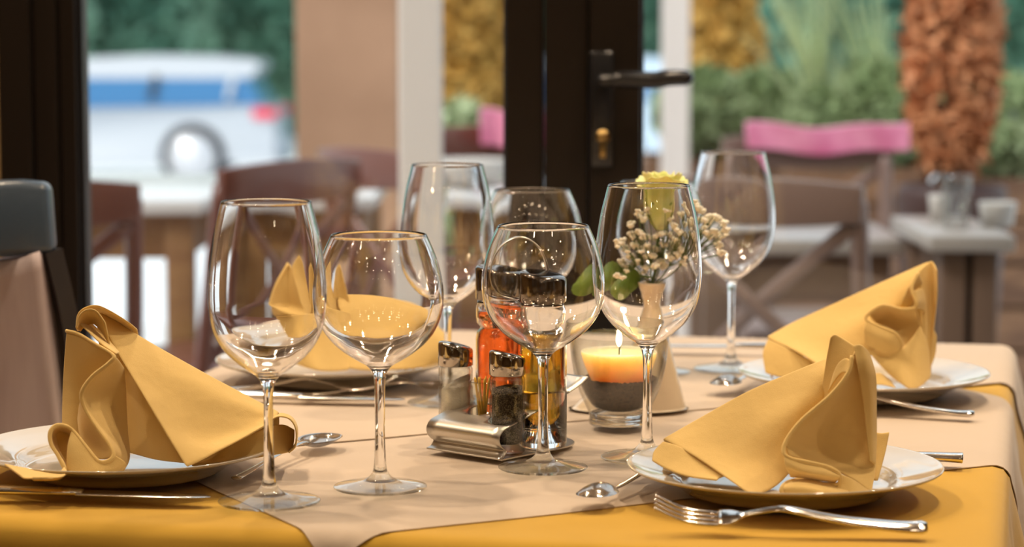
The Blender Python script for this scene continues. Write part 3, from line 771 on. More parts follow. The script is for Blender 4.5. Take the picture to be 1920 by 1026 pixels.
def shaker(name, pos, H, R, filling, level, label, tilt):
    e = empty(name, (pos.x, pos.y, zb)); zc = H * .745
    outer = [(0, .0), (R - .002, 0), (R, .002), (R, .030), (R, .048), (R - .0015, .0515), (R, .055), (R, zc - .002), (R - .001, zc)]
    inner = [(R - .0028, zc), (R - .0018, zc - .004), (R - .0018, .055), (R - .0032, .0515), (R - .0018, .048), (R - .0018, .012), (R - .004, .0085), (0, .008)]
    bm = B(); lathe(bm, outer + inner, 48); j = obj('glass_jar', bm, M_jar, e)
    bm = B(); r2 = R - .0022; sl = tilt
    def xf(co):
        return Vector((co.x, co.y, co.z + (sl * co.x / r2 if co.z > level - .003 else 0)))
    lathe(bm, [(0, .0085), (r2 - .002, .0088), (r2, .012), (r2, level * .6), (r2, level), (r2 * .5, level + .0015), (0, level + .002)], 40, xf=xf)
    obj('filling', bm, filling, e)
    c = obj('cap', slant_cap(R + .0004, zc + .0006, H - .003, .0036, PI + .3), M_chrome, e); c['label'] = 'chrome screw cap with a slanted top'
    tag(e, label, 'shaker', 'salt and pepper shakers'); return e
shaker('salt_shaker', salt_p, .0885, .0148, M_salt, .052, 'glass salt shaker with chrome cap at the left end of the steel stand', .007)
shaker('pepper_shaker', pep_p, .0885, .0150, M_pep, .056, 'glass pepper shaker full of ground pepper with chrome cap', .001)
def bottle(name, pos, liquid, level, label, ang):
    e = empty(name, (pos.x, pos.y, zb)); R = .0208
    outer = [(0, .001), (R - .004, 0), (R - .0005, .0015), (R, .006), (R, .05), (R, .088), (R - .0012, .094), (R - .0038, .097), (R - .0038, .099), (R - .0012, .102), (R - .0003, .108), (R - .0003, .116), (R - .0015, .119), (R - .0015, .1215)]
    w = .0016
    inner = [(max(r - w, 0), z) for r, z in outer[3:]][::-1] + [(R - .004, .0068), (0, .0062)]
    bm = B(); lathe(bm, sp2(outer[1:], 3)[:0] + outer + inner, 56); b = obj('glass_bottle', bm, M_glass, e)
    ri = [(r - w - .0003, z) for r, z in outer[3:] if z < level]
    bm = B(); lathe(bm, [(0, .0068), (R - .0045, .0074)] + ri + [(ri[-1][0], level), (0, level)], 56); q = obj('liquid', bm, liquid, e)
    c = obj('cap', slant_cap(R + .0002, .1225, .150, .0032, ang), M_darkcap, e); c['label'] = 'dark mirror-finish pouring cap with slanted top'
    tag(e, label, 'bottle', 'oil and vinegar bottles'); return e
bottle('oil_bottle', oil_p, M_oil, .092, 'dark amber oil bottle with slanted chrome cap on the right of the stand', PI - .5)
bottle('vinegar_bottle', vin_p, M_vin, .112, 'bright red vinegar bottle with slanted chrome cap behind the pepper shaker', PI - .5)
# toothpick holder
e = empty('toothpick_holder', (pick_p.x, pick_p.y, zb)); R = .0118
bm = B(); lathe(bm, [(0, 0), (R - .001, 0), (R, .002), (R, .034), (R - .0018, .040), (R - .0018, .043), (R, .047), (R, .056), (R - .0006, .057), (R - .0014, .056), (R - .0014, .047), (R - .0032, .043), (R - .0032, .040), (R - .0016, .034), (R - .0016, .006), (0, .005)], 40); obj('glass_cup', bm, M_jar, e)
tag(e, 'small open glass toothpick cup between the salt and the pepper', 'toothpick holder')
M_pick = mat('toothpick_wood', (.85, .55, .10), .6)
for i in range(8):
    a = 2 * PI * i / 8 + .3; r0, r1 = .003, .0068
    bm = B(); p0 = Vector((r0 * math.cos(a + 2), r0 * math.sin(a + 2), .0065)); p1 = Vector((r1 * math.cos(a), r1 * math.sin(a), .0595 + .002 * random.random()))
    tube(bm, [p0, p0.lerp(p1, .06), p0.lerp(p1, .94), p1], [.0005, .001, .001, .0005], 8)
    o = obj('toothpick', bm, M_pick); o.location = (pick_p.x, pick_p.y, zb)
    tag(o, 'yellow wooden toothpick standing in the small glass cup', 'toothpick', 'toothpicks in the cup')

# ================================================================= candle
cp = onz(1160, 803); cz = ZT
R = .0447
bm = B()
outer = [(0, .0015), (.020, .0012), (.0235, 0), (.0265, .0015), (.0272, .005), (.0268, .009), (.0300, .018), (.0355, .030), (.0398, .043), (.0428, .058), (.0443, .070), (.0448, .082)]
inn = [(.0436, .082), (.0425, .070), (.0405, .058), (.0372, .045), (.0330, .033), (.0280, .0235), (.022, .0165), (.012, .0135), (0, .0130)]
lathe(bm, sp2(outer, 3) + [(.0444, .0826), (.0440, .0826)] + sp2(inn, 3), 80)
o = obj('candle_glass', bm, M_jar); o.location = (cp.x, cp.y, cz)
bb = B(); lathe(bb, sp2([(0, .0022), (.018, .0020), (.0232, .0012), (.0258, .0030), (.0262, .0060), (.0262, .0090), (.0250, .0120), (.018, .0118), (.0, .0112)], 3), 64); obj('thick_base', bb, M_glass, o); tag(o, 'clear glass tumbler holding the burning candle and dark granules', 'candle holder')
M_gran = mat('coffee_granules', (.035, .018, .010), .95, spec=.08); vary(M_gran, (.006, .003, .002), (.05, .024, .012), 500, 2); bump(M_gran, 450, 1.0, .0016)
bm = B()
gp = [(0, .0137), (.012, .0142), (.0215, .0172), (.0274, .0240), (.0324, .0335), (.0352, .0405), (.0346, .0430), (.029, .042), (.0262, .038), (.0245, .0325), (.015, .0325), (0, .0325)]
lathe(bm, sp2(gp, 4), 96)
for v in bm.verts:
    if v.co.z > .034: v.co.z += random.uniform(-.0008, .0010)
o = obj('coffee_granules', bm, M_gran); o.location = (cp.x, cp.y, cz)
tag(o, 'dark brown coffee granules filling the bottom of the candle glass', 'granules', kind='stuff')
M_wax = mat('candle_wax', (.95, .60, .36), .45, sss=1.0, emis=(1.0, .33, .055), es=0.0)
P(M_wax).inputs['Subsurface Radius'].default_value = (1, .5, .2); P(M_wax).inputs['Subsurface Scale'].default_value = .09
cd = empty('candle', (cp.x, cp.y, cz + .0332))
tag(cd, 'orange-glowing wax candle burning inside the glass tumbler', 'candle')
bm = B(); lathe(bm, sp2([(0, 0), (.018, 0), (.0225, .003), (.0265, .011), (.0305, .020), (.0335, .029), (.0345, .0335), (.0335, .0350), (.031, .0335), (.018, .0325), (.006, .0315), (0, .0312)], 4), 72); obj('wax', bm, M_wax, cd)
M_wick = mat('wick', (.03, .02, .015), .9)
bm = B(); tube(bm, [(0, 0, .030), (.0003, 0, .036), (.001, 0, .0395)], .0007, 8); obj('wick', bm, M_wick, cd)
M_flame = mat('flame', (0, 0, 0), 1, emis=(1.0, .78, .42), es=18)
bm = B(); lathe(bm, sp2([(0, .0385), (.0014, .0405), (.0024, .0435), (.0022, .048), (.0012, .053), (.0004, .057), (0, .059)], 4), 24); fo = obj('flame', bm, M_flame, cd)
fl = bpy.data.lights.new('candle_flame_light', 'POINT'); fl.energy = 0.085; fl.color = (1, .62, .32); fl.shadow_soft_size = .003
fo2 = bpy.data.objects.new('candle_flame_light', fl); col.objects.link(fo2); fo2.location = (cp.x, cp.y, cz + .0332 + .063)

# ================================================================= vase with flowers
M_cer = mat('vase_ceramic', (.78, .66, .50), .25, coat=.3)
vY = 2.272
def vx(px): return at(px, 700, vY).x
prof = [(785, 1066, 1291), (781, 1066, 1291), (765, 1074, 1287), (740, 1100, 1280), (700, 1143, 1270), (650, 1182, 1258), (610, 1201, 1247), (592, 1205, 1242), (575, 1204, 1243), (555, 1199, 1248), (535, 1194, 1253)]
bm = B(); rings = []
for (py, a, b) in spline([(q[0], q[1], q[2]) for q in prof], 4):
    pl = at(a, py, vY); pr = at(b, py, vY); cx = (pl.x + pr.x) / 2; rx = (pr.x - pl.x) / 2; ry = min(rx, .020 + rx * .22); z = max(pl.z, ZT)
    rings.append([bm.verts.new((cx + rx * math.cos(t), vY + ry * math.sin(t), z)) for t in (2 * PI * k / 48 for k in range(48))])
topz = rings[-1][0].co.z; tcx = (at(1194, 535, vY).x + at(1253, 535, vY).x) / 2; trx = (at(1253, 535, vY).x - at(1194, 535, vY).x) / 2
try_ = min(trx, .020 + trx * .22)
for dz, k_ in ((.0, .88), (-.02, .72), (-.03, .4)):
    rings.append([bm.verts.new((tcx + trx * k_ * math.cos(t), vY + try_ * k_ * math.sin(t), topz + dz)) for t in (2 * PI * k / 48 for k in range(48))])
for a, b in zip(rings[:-1], rings[1:]):
    for k in range(48): bm.faces.new((a[k], a[(k + 1) % 48], b[(k + 1) % 48], b[k]))
bm.faces.new(rings[0][::-1]); bm.faces.new(rings[-1])
o = obj('flower_vase', bm, M_cer); tag(o, 'cream ceramic vase with a narrow neck and wide flared base behind the candle', 'vase')
vtop = Vector((tcx, vY, topz)); zin = topz - .012
M_stem = mat('stem_green', (.09, .14, .03), .6)
M_leaf = mat('rose_leaf', (.12, .22, .03), .4); vary(M_leaf, (.08, .17, .02), (.19, .30, .05), 30)
M_rose = mat('rose_petal', (.62, .62, .10), .55, sss=.3); P(M_rose).inputs['Subsurface Scale'].default_value = .004
vary(M_rose, (.60, .66, .20), (.92, .90, .50), 35, 2)
M_bab = mat('tiny_blossom', (.97, .90, .74), .7, sss=.2)
def leafy(bm, base, tip, width, curl=.004, side=None):
    base = Vector(base); tip = Vector(tip); ax = tip - base
    sd_ = side if side else ax.cross(Vector((0, 1, 0))).normalized()
    up_ = ax.cross(sd_).normalized(); g = []
    for i in range(11):
        u = i / 10; hw = width / 2 * math.sin(PI * min(1, u * .92 + .04)) ** .75
        c = base + ax * u + up_ * curl * math.sin(PI * u)
        g.append([bm.verts.new(c + sd_ * hw * v + up_ * (-.25 * hw * (1 - abs(v)))) for v in (-1, -.5, 0, .5, 1)])
    for i in range(10):
        for j in range(4): bm.faces.new((g[i][j], g[i][j + 1], g[i + 1][j + 1], g[i + 1][j]))
# rose
rose = empty('rose', (vtop.x, vtop.y, zin)); tag(rose, 'pale yellow-green rose standing tall in the vase above the tiny blossoms', 'flower')
def loc(px, py, dy=0): return at(px, py, vY + dy) - Vector((vtop.x, vtop.y, zin))
bm = B(); tube(bm, spline([(-.006, .004, -.008), loc(1232, 500, .004), loc(1236, 450, .004), loc(1238, 430, .0)], 5), .0018, 8); obj('stem', bm, M_stem, rose)
def petal(a0, spread, r0, r1, rt, z0, z1, flare, ph):
    bm = B(); nu, nv = 16, 14; g = []
    for i in range(nu + 1):
        u = i / nu * 2 - 1; row = []
        for j in range(nv + 1):
            v = j / nv
            a = a0 + u * spread * (math.sin(PI * (.12 + .55 * v)) ** .6)
            r = (r0 + (r1 - r0) * math.sin(min(1, v * 1.9) * PI / 2) ** .8) if v < .72 else (r1 + (rt - r1) * ((v - .72) / .28) ** 1.6)
            z = z0 + (z1 - z0) * v - (.007 * (abs(u) ** 2.2) * (v ** 3)) + .0012 * math.sin(u * 9 + ph) * v ** 4
            if v > .85: z -= flare * ((v - .85) / .15) ** 2
            r += .0010 * math.sin(u * 7 + ph) * v * v
            row.append(bm.verts.new((r * math.cos(a), r * math.sin(a), z)))
        g.append(row)
    for i in range(nu):
        for j in range(nv): bm.faces.new((g[i][j], g[i + 1][j], g[i + 1][j + 1], g[i][j + 1]))
    return bm
rc = loc(1240, 432, 0); H_ = .0535
for (a0, spd, r0, r1, rt, zf, fl_, ph) in [(-1.6, 1.0, .004, .0165, .0235, 1.0, .002, 0), (.5, 1.0, .004, .0165, .0245, .97, .003, 1), (2.5, 1.0, .004, .017, .024, .98, .003, 2),
        (-.5, .95, .003, .0135, .0185, 1.04, .001, 3), (1.6, .95, .003, .013, .018, 1.03, .001, 4), (3.6, .95, .003, .013, .0175, 1.05, .001, 5), (-2.4, .9, .002, .010, .0125, 1.03, 0, 6), (.2, .9, .002, .0095, .012, 1.02, 0, 7), (1.9, .9, .002, .007, .009, .98, 0, 8)]:
    o = obj('petal', petal(a0, spd, r0, r1, rt, 0, H_ * zf, fl_, ph), M_rose, rose, recalc=False); o.location = rc; mod(o, 'SOLIDIFY', thickness=.0005)
for k in range(5):
    bm = B(); a = k * 2 * PI / 5 + .4; b0 = Vector((.003 * math.cos(a), .003 * math.sin(a), 0)); t0 = Vector((.019 * math.cos(a), .019 * math.sin(a), .028))
    leafy(bm, b0, t0, .007, .004, Vector((-math.sin(a), math.cos(a), 0))); o = obj('sepal', bm, M_leaf, rose); o.location = rc
for (b_, t_, w_) in [((1200, 530, .006), (1130, 560, -.004), .040), ((1165, 520, .01), (1078, 545, .012), .042), ((1190, 515, .008), (1150, 530, .02), .024)]:
    bm = B(); leafy(bm, loc(*b_), loc(*t_), w_, -.006, Vector((.25, .25, 1)).normalized()); tube(bm, [loc(1220, 520, 0), loc(*b_)], .0009, 6)
    o = obj('leaf', bm, M_leaf, rose)
# baby's breath: sprigs, each a thing with its blossoms
heads = [(1162, 452), (1180, 440), (1196, 436), (1170, 470), (1152, 458), (1210, 446), (1228, 448), (1200, 470), (1216, 466), (1186, 462), (1240, 440), (1232, 470), (1180, 482), (1158, 492), (1188, 496), (1207, 488), (1222, 480),
         (1150, 520), (1162, 524), (1196, 402), (1180, 420), (1258, 396), (1262, 412), (1270, 424), (1256, 440), (1272, 450), (1282, 436), (1286, 470), (1276, 478), (1262, 486), (1250, 500), (1290, 492), (1216, 398), (1205, 412), (1246, 460), (1268, 460),
         (1300, 420), (1316, 414), (1330, 408), (1345, 412), (1358, 420), (1362, 434), (1350, 446), (1338, 436), (1326, 424), (1318, 436), (1348, 464), (1352, 476), (1330, 446), (1308, 392), (1302, 384), (1316, 398), (1290, 404), (1296, 440), (1212, 504), (1240, 492), (1230, 500), (1172, 508)]
random.seed(3)
groups = {}
for h in heads:
    k = 0 if h[0] < 1175 else 1 if h[0] < 1205 else 2 if h[0] < 1240 else 3 if h[0] < 1275 else 4 if h[0] < 1312 else 5
    groups.setdefault(k, []).append(h)
sl = ['outer sprig of tiny cream blossoms leaning furthest left over the rose leaf', 'dense sprig of tiny cream blossoms left of the rose', 'sprig of tiny cream blossoms directly in front of the rose',
      'sprig of tiny cream blossoms just right of the rose stem', 'thin sprig of tiny cream blossoms between rose and far tall glass', 'sprig of tiny cream blossoms reaching furthest right past the tall glass']
for k in sorted(groups):
    hs = groups[k]; e = empty('babys_breath_sprig', (vtop.x, vtop.y, zin)); tag(e, sl[k], 'flower', "baby's breath in the vase")
    mx_ = sum(h[0] for h in hs) / len(hs); node = Vector(loc((mx_ + 1223) / 2, 500, random.uniform(-.012, .012)))
    bs = B(); tube(bs, [(random.uniform(-.005, .005), random.uniform(-.004, .004), -.008), Vector((0, 0, .006)), node], .0007, 6)
    pts3 = []
    for h in hs:
        for q in range(3):
            p = loc(h[0] + (random.uniform(-7, 7) if q else 0), h[1] + (random.uniform(-8, 8) if q else 0), random.uniform(-.022, .022))
            pts3.append((p, .0044 if q == 0 else .0030))
            mid = node.lerp(p, .5) + Vector((random.uniform(-.003, .003), random.uniform(-.003, .003), .002))
            tube(bs, spline([node, mid, p], 3), .00035, 5)
    obj('stem', bs, M_stem, e)
    for p, r in pts3:
        bb = B()
        for q in range(7):
            a = 2 * PI * q / 7 + random.random(); el = random.uniform(.1, .9)
            d = Vector((math.cos(a) * math.cos(el), math.sin(a) * math.cos(el), math.sin(el)))
            bmesh.ops.create_icosphere(bb, subdivisions=1, radius=r * .55, matrix=Matrix.Translation(d * r * .75) @ Matrix.Diagonal((1, 1, .7, 1)))
        bmesh.ops.create_icosphere(bb, subdivisions=1, radius=r * .6)
        o = obj('blossom', bb, M_bab, e); o.location = p

# ================================================================= indoor chair
M_lea = mat('blue_black_leather', (.05, .075, .115), .30, coat=.1); bump(M_lea, 160, .25, .001)
M_chw = mat('dark_chair_wood', (.018, .013, .012), .4)
M_fab = mat('mauve_brown_upholstery', (.16, .10, .085), .6); vary(M_fab, (.42, .34, .36), (.58, .50, .52), 30, 3, stretch=(1, 1, .12))
cY = 2.42
ch = empty('dining_chair', (at(-20, 600, cY).x, cY, 0)); tag(ch, 'dark dining chair with leather top rail and mauve panel beside the left plate', 'chair')
o0 = ch.location.copy()
def cl(px, py, dy=0): return at(px, py, cY + dy) - o0
bm = B()
g = []
for u in range(9):
    t = u / 8; x_ = -330 + t * 425
    topy = 372 - 36 * math.sin(PI * min(1, .12 + .88 * t) * .5) ** 1.2; boty = 506 - 34 * t
    yo = .02 - .02 * math.sin(PI * t)
    if t > .98: topy += 6
    g.append((cl(x_, topy, yo), cl(x_ + 10 * t, boty, yo - .008)))
rows = []
for a, b in g:
    d = Vector((0, .016, 0)); rows.append([bm.verts.new(v) for v in (a - d, a + d, b + d, b - d)])
for a, b in zip(rows[:-1], rows[1:]):
    for k in range(4): bm.faces.new((a[k], a[(k + 1) % 4], b[(k + 1) % 4], b[k]))
bm.faces.new(rows[0]); bm.faces.new(rows[-1][::-1])
o = obj('top_rail', bm, M_lea, ch); mod(o, 'BEVEL', width=.008, segments=3)
bm = B()
pr = [[cl(-300, 520, .0), cl(-190, 508, .004), cl(-80, 496, .004), cl(30, 484, .002), cl(76, 470, -.004)], [cl(-295, 680, .012), cl(-180, 680, .020), (cl(-60, 680, .02)), cl(50, 680, .014), cl(100, 680, .0)],
      [cl(-290, 880, .02), cl(-170, 880, .026), cl(-50, 880, .026), cl(70, 880, .02), cl(124, 880, .006)]]
A_ = [spline(r, 5) for r in pr]; cols = [spline([A_[i][j] for i in range(3)], 6) for j in range(len(A_[0]))]
gv = [[bm.verts.new(p) for p in c] for c in cols]
for i in range(len(gv) - 1):
    for j in range(len(gv[0]) - 1): bm.faces.new((gv[i][j], gv[i][j + 1], gv[i + 1][j + 1], gv[i + 1][j]))
o = obj('back_panel', bm, M_fab, ch, recalc=False); mod(o, 'SOLIDIFY', thickness=.022, offset=0)
for (x0, x1, x2) in ((92, 128, 168), (-318, -314, -310)):
    bm = B()
    p0, p1, p2 = cl(x0, 470, .012), cl(x1, 640, .018), cl(x2, 1000, .03); p3 = Vector((p2.x + .01, p2.y + .03, 0))
    pts = spline([p0, p1, p2], 4)
    tube(bm, pts + [p3], [.014] * len(pts) + [.016], 4, flat=1.2, up=(0, 1, 0)); obj('stile', bm, M_chw, ch, smooth=False)
bm = B(); box(bm, (-.13, -.22, .44), (.34, .42, .07), bev=.02); obj('seat', bm, M_fab, ch)
for sx in (-.26, .06):
    bm = B(); bar(bm, (sx, -.40, 0), (sx, -.40, .41), .035, .035); obj('leg', bm, M_chw, ch)

# ================================================================= terrace and street
M_ter = mat('terrace_paving', (.72, .71, .70), .55); vary(M_ter, (.66, .65, .64), (.80, .79, .78), 1.2)
M_street = mat('pale_street', (.80, .82, .84), .7)
bm = B(); box(bm, (0, 6.1, -.075), (16, 5.95, .1)); o = obj('terrace_floor', bm, M_ter, smooth=False); tag(o, kind='structure')
bm = B(); box(bm, (0, 39, -.75), (80, 60, .1)); o = obj('street', bm, M_street, smooth=False); tag(o, kind='structure')
M_col = mat('terracotta_plaster', (.52, .30, .19), .8); vary(M_col, (.36, .205, .125), (.46, .27, .17), 3); bump(M_col, 20, .2, .004)
M_post = mat('cream_post', (.90, .82, .77), .6)
Yc_ = 6.9
bm = B(); x0, x1 = at(556, 300, Yc_).x, at(748, 300, Yc_).x
box(bm, ((x0 + x1) / 2, Yc_ + .14, 1.5), (x1 - x0, .28, 3.1), bev=.004); o = obj('terrace_pillar', bm, M_col, smooth=False); tag(o, kind='structure')
bm = B(); x0, x1 = at(748, 300, 4.35).x, at(828, 300, 4.35).x
box(bm, ((x0 + x1) / 2, 4.39, 1.5), (x1 - x0, .08, 3.1), bev=.004); o = obj('awning_post', bm, M_post, smooth=False); tag(o, 'wide cream post right in front of the terracotta pillar edge', 'post', 'cream posts on the terrace')
bm = B(); x0, x1 = at(1240, 300, 7.6).x, at(1290, 300, 7.6).x
box(bm, ((x0 + x1) / 2, 7.6, 1.5), (x1 - x0, .085, 3.1), bev=.004); o = obj('awning_post', bm, M_post, smooth=False); tag(o, 'slim cream post seen just right of the door handle', 'post', 'cream posts on the terrace')

M_bis = mat('red_brown_chair_wood', (.17, .055, .036), .3, coat=.15)
M_bis2 = mat('grey_brown_chair_wood', (.22, .14, .115), .35)
M_tt = mat('pale_table_top', (.74, .72, .70), .22)
M_tt2 = mat('beige_table_top', (.42, .37, .33), .3)
M_tw = mat('table_brown_wood', (.26, .125, .045), .5); vary(M_tw, (.22, .10, .035), (.31, .16, .06), 4, stretch=(1, 1, 6))
M_tw2 = mat('table_grey_brown_wood', (.17, .10, .065), .5)
def bistro_chair(m):
    e = empty('bistro_chair', (0, 0, 0))
    Wd, Hh = .40, .88
    bm = B()                                        # curved top rail
    def yb(z): return .19 + max(0, z - .45) * .16
    n = 10; rows = []
    for i in range(n + 1):
        t = i / n * 2 - 1; x = t * Wd / 2; y = yb(Hh) + .03 * (1 - t * t); zt = Hh - .012 * t * t; zb_ = Hh - .085 + .012 * t * t
        rows.append([bm.verts.new((x, y - .010, zt)), bm.verts.new((x, y + .010, zt)), bm.verts.new((x, y + .010, zb_)), bm.verts.new((x, y - .010, zb_))])
    for a, b in zip(rows[:-1], rows[1:]):
        for k in range(4): bm.faces.new((a[k], a[(k + 1) % 4], b[(k + 1) % 4], b[k]))
    bm.faces.new(rows[0]); bm.faces.new(rows[-1][::-1]); o = obj('top_rail', bm, m, e); mod(o, 'BEVEL', width=.004, segments=2)
    for s in (-1, 1):
        bm = B(); tube(bm, spline([(s * (Wd / 2 - .012), yb(Hh - .04), Hh - .04), (s * (Wd / 2 - .014), yb(.65), .65), (s * (Wd / 2 - .02), yb(.45), .45), (s * (Wd / 2 - .015), .21, .2), (s * (Wd / 2), .25, 0)], 5), .016, 10); obj('stile', bm, m, e)
        bm = B(); tube(bm, spline([(s * (Wd / 2 - .02), yb(.80) + .012, .80), (0, yb(.66) + .02 + s * .004, .655), (-s * (Wd / 2 - .03), yb(.50), .50)], 5), .014, 10, flat=.5, up=(0, 1, 0)); obj('cross_slat', bm, m, e)
        bm = B(); tube(bm, [(s * (Wd / 2 - .01), -.19, 0), (s * (Wd / 2 - .02), -.18, .44)], [.013, .018], 10); obj('leg', bm, m, e)
        bm = B(); tube(bm, [(s * (Wd / 2 - .015), -.18, .2), (s * (Wd / 2 - .015), .21, .22)], .009, 8); obj('stretcher', bm, m, e)
    bm = B(); box(bm, (0, 0, .455), (Wd + .02, .42, .035), bev=.012); obj('seat', bm, m, e)
    bm = B(); tube(bm, [(-Wd / 2 + .015, -.01, .21), (Wd / 2 - .015, -.01, .21)], .009, 8); obj('stretcher', bm, m, e)
    return e
proto = {}
def chair(px, Y, rz, label, m=M_bis):
    if m.name not in proto: e = bistro_chair(m); proto[m.name] = e
    else: e = copy_tree(proto[m.name])
    p = at(px, 300, Y); e.location = (p.x, Y, -.025); e.rotation_euler = (0, 0, rz)
    tag(e, label, 'chair', 'wooden cross-back chairs on the terrace'); return e
def table(px0, px1, Y0, Y1, label, mleg, rz=0, h=.745):
    x0, x1 = at(px0, 400, Y0).x, at(px1, 400, Y0).x; cx, cyy = (x0 + x1) / 2, (Y0 + Y1) / 2; W_, D_ = x1 - x0, Y1 - Y0
    e = empty('terrace_table', (cx, cyy, -.025), rz); tag(e, label, 'table', 'outdoor tables on the terrace')
    bm = B(); box(bm, (0, 0, h), (W_, D_, .03), bev=.004); obj('tabletop', bm, M_tt2 if mleg == M_tw2 else M_tt, e)
    bm = B()
    for s in (-1, 1):
        box(bm, (0, s * (D_ / 2 - .05), h - .065), (W_ - .12, .022, .095)); box(bm, (s * (W_ / 2 - .05), 0, h - .065), (.022, D_ - .12, .095))
    obj('apron', bm, mleg, e, smooth=False)
    for sx in (-1, 1):
        for sy in (-1, 1):
            bm = B(); bar(bm, (sx * (W_ / 2 - .055), sy * (D_ / 2 - .055), 0), (sx * (W_ / 2 - .055), sy * (D_ / 2 - .055), h - .015), .06, .06); obj('leg', bm, mleg, e)
    return e
# left terrace group
table(-90, 380, 5.15, 6.1, 'outdoor table with pale top seen through the left pane below the car', M_tw)
table(420, 700, 5.25, 6.05, 'outdoor table hidden behind the chairs in front of the terracotta pillar', M_tw)
chair(53, 4.3, math.radians(188), 'red-brown chair at the left end of the pane, partly behind the dark frame')
chair(360, 4.78, math.radians(234), 'red-brown cross-back chair seen through the nearest tall glass')
chair(885, 5.2, math.radians(128), 'red-brown cross-back chair in front of the terracotta pillar')
chair(985, 5.9, math.radians(20), 'red-brown chair right of the cream post, carrying a short pink blanket')
# right terrace group
table(1300, 1700, 4.72, 5.15, 'outdoor table with pale top behind the far tall glass', M_tw2, h=.70)
table(1745, 1905, 4.30, 4.75, 'outdoor table at the right holding small glassware', M_tw2)
chair(1525, 4.33, math.radians(180-30), 'grey-brown cross-back chair between the far tall glass and the far napkin', M_bis2)
chair(1548, 5.45, math.radians(3), 'grey-brown chair carrying the long pink blanket', M_bis2)
# blankets
M_pink = mat('pink_blanket', (.72, .16, .30), .9, sheen=.4); vary(M_pink, (.62, .12, .26), (.85, .30, .45), 8, 2)
def blanket(px0, px1, Y, ztop, hang, label, sag=.012):
    x0, x1 = at(px0, 300, Y).x, at(px1, 300, Y).x
    def f(u, v):
        x = x0 + (x1 - x0) * u; s = (v - .5) * 2
        z = ztop + .02 - .02 * (abs(s) < .15) * 0 - sag * math.sin(PI * u) - hang * max(0, abs(s) - .18)
        y = Y + (.022 if s > 0 else -.022) * min(1, abs(s) / .2) + .006 * math.sin(u * 14 + s * 2)
        return Vector((x, y, z + .004 * math.sin(u * 11)))
    o = sheet('blanket', f, 40, 30, M_pink, .010); tag(o, label, 'blanket', 'pink blankets on the chairs'); return o
blanket(1398, 1702, 5.71, .862, .075, 'long pink blanket folded over a chair back seen through the right pane')
blanket(902, 1050, 6.12, .880, .11, 'pink blanket beside the dark door post seen through the left pane')
# small glassware on the right table
M_pal = mat('pale_ceramic', (.6, .56, .52), .4)
def tumbler(px, Y, h, r, label, m=M_pal, name='glass_jar', cat='jar'):
    p = at(px, 420, Y); bm = B(); lathe(bm, [(0, 0), (r * .8, 0), (r, h * .9), (r, h), (r * .9, h), (r * .72, .01), (0, .008)], 32)
    o = obj(name, bm, m); o.location = (p.x, Y, -.025 + .7605); tag(o, label, cat); return o
tumbler(1792, 4.45, .10, .028, 'tall clear jar on the right outdoor table', M_jar)
tumbler(1870, 4.50, .045, .035, 'low white cup on the right outdoor table near the frame edge', M_pal, 'cup', 'cup')
tumbler(1760, 4.62, .05, .02, 'small pale cup left of the tall clear jar on the right outdoor table', M_pal, 'cup', 'cup')
bm = B(); lathe(bm, [(0, 0), (.05, 0), (.085, .02), (.098, .06), (.094, .06), (.08, .025), (0, .012)], 40); o = obj('bowl', bm, M_pal)
o.location = (at(880, 320, 6.0).x, 6.0 - .35, -.025 + .7605)
tag(o, 'white round bowl beside the pink blanket at the door post', 'bowl')
table(835, 990, 5.35, 5.85, 'outdoor table by the door post under the white bowl', M_tw)

# planters and shrubs
M_plw = mat('planter_wood', (.20, .10, .055), .6); vary(M_plw, (.14, .07, .04), (.28, .15, .08), 6, stretch=(1, 1, 5))
def planter(px0, px1, Y, ztop, label):
    x0, x1 = at(px0, 300, Y).x, at(px1, 300, Y).x; e = empty('planter_box', ((x0 + x1) / 2, Y + .25, -.025)); W_ = x1 - x0
    bm = B()
    for k in range(6):
        z = (k + .5) * ztop / 6; box(bm, (0, -.24, z), (W_, .022, ztop / 6 - .012)); box(bm, (0, .24, z), (W_, .022, ztop / 6 - .012))
        box(bm, (-W_ / 2, 0, z), (.022, .48, ztop / 6 - .012)); box(bm, (W_ / 2, 0, z), (.022, .48, ztop / 6 - .012))
    obj('plank_sides', bm, M_plw, e, smooth=False)
    bm = B(); box(bm, (0, 0, ztop - .06), (W_ - .04, .46, .06)); so_ = obj('soil', bm, M_gran, e, smooth=False)
    tag(e, label, 'planter', 'wooden planters along the terrace'); return e
planter(1215, 1480, 7.9, .70, 'wooden planter box behind the slim cream post')
planter(1490, 1735, 7.4, .70, 'wooden planter box behind the pink blanket')
planter(1830, 2080, 6.6, .72, 'wooden planter box at the right edge of the view')

def leaf_blob(bm, c, rad, n, size, taper=0.0, elong=1.6):
    for _ in range(n):
        while True:
            v = Vector((random.uniform(-1, 1), random.uniform(-1, 1), random.uniform(-1, 1)))
            if .25 < v.length < 1: break
        v = v.normalized() * (v.length ** .4)
        f = 1 - taper * (v.z + 1) / 2
        p = Vector((c[0] + v.x * rad[0] * f, c[1] + v.y * rad[1] * f, c[2] + v.z * rad[2]))
        a = Vector((random.gauss(0, 1), random.gauss(0, 1), random.gauss(0, 1) + .6)).normalized(); b = a.cross(Vector((random.gauss(0, 1), random.gauss(0, 1), random.gauss(0, 1)))).normalized()
        s = size * random.uniform(.6, 1.3); q = [p + a * s * elong * .5, p + b * s * .35, p - a * s * elong * .5, p - b * s * .35]
        bm.faces.new([bm.verts.new(k) for k in q])
def foliage_mat(name, c1, c2, scale):
    m = mat(name, c1, .6, spec=.3); vary(m, c1, c2, scale, 3, lo=.35, hi=.65, coord='Object')
    P(m).inputs['Subsurface Weight'].default_value = 0; return m
M_gold = foliage_mat('golden_conifer', (.40, .24, .05), (.74, .45, .12), 24)
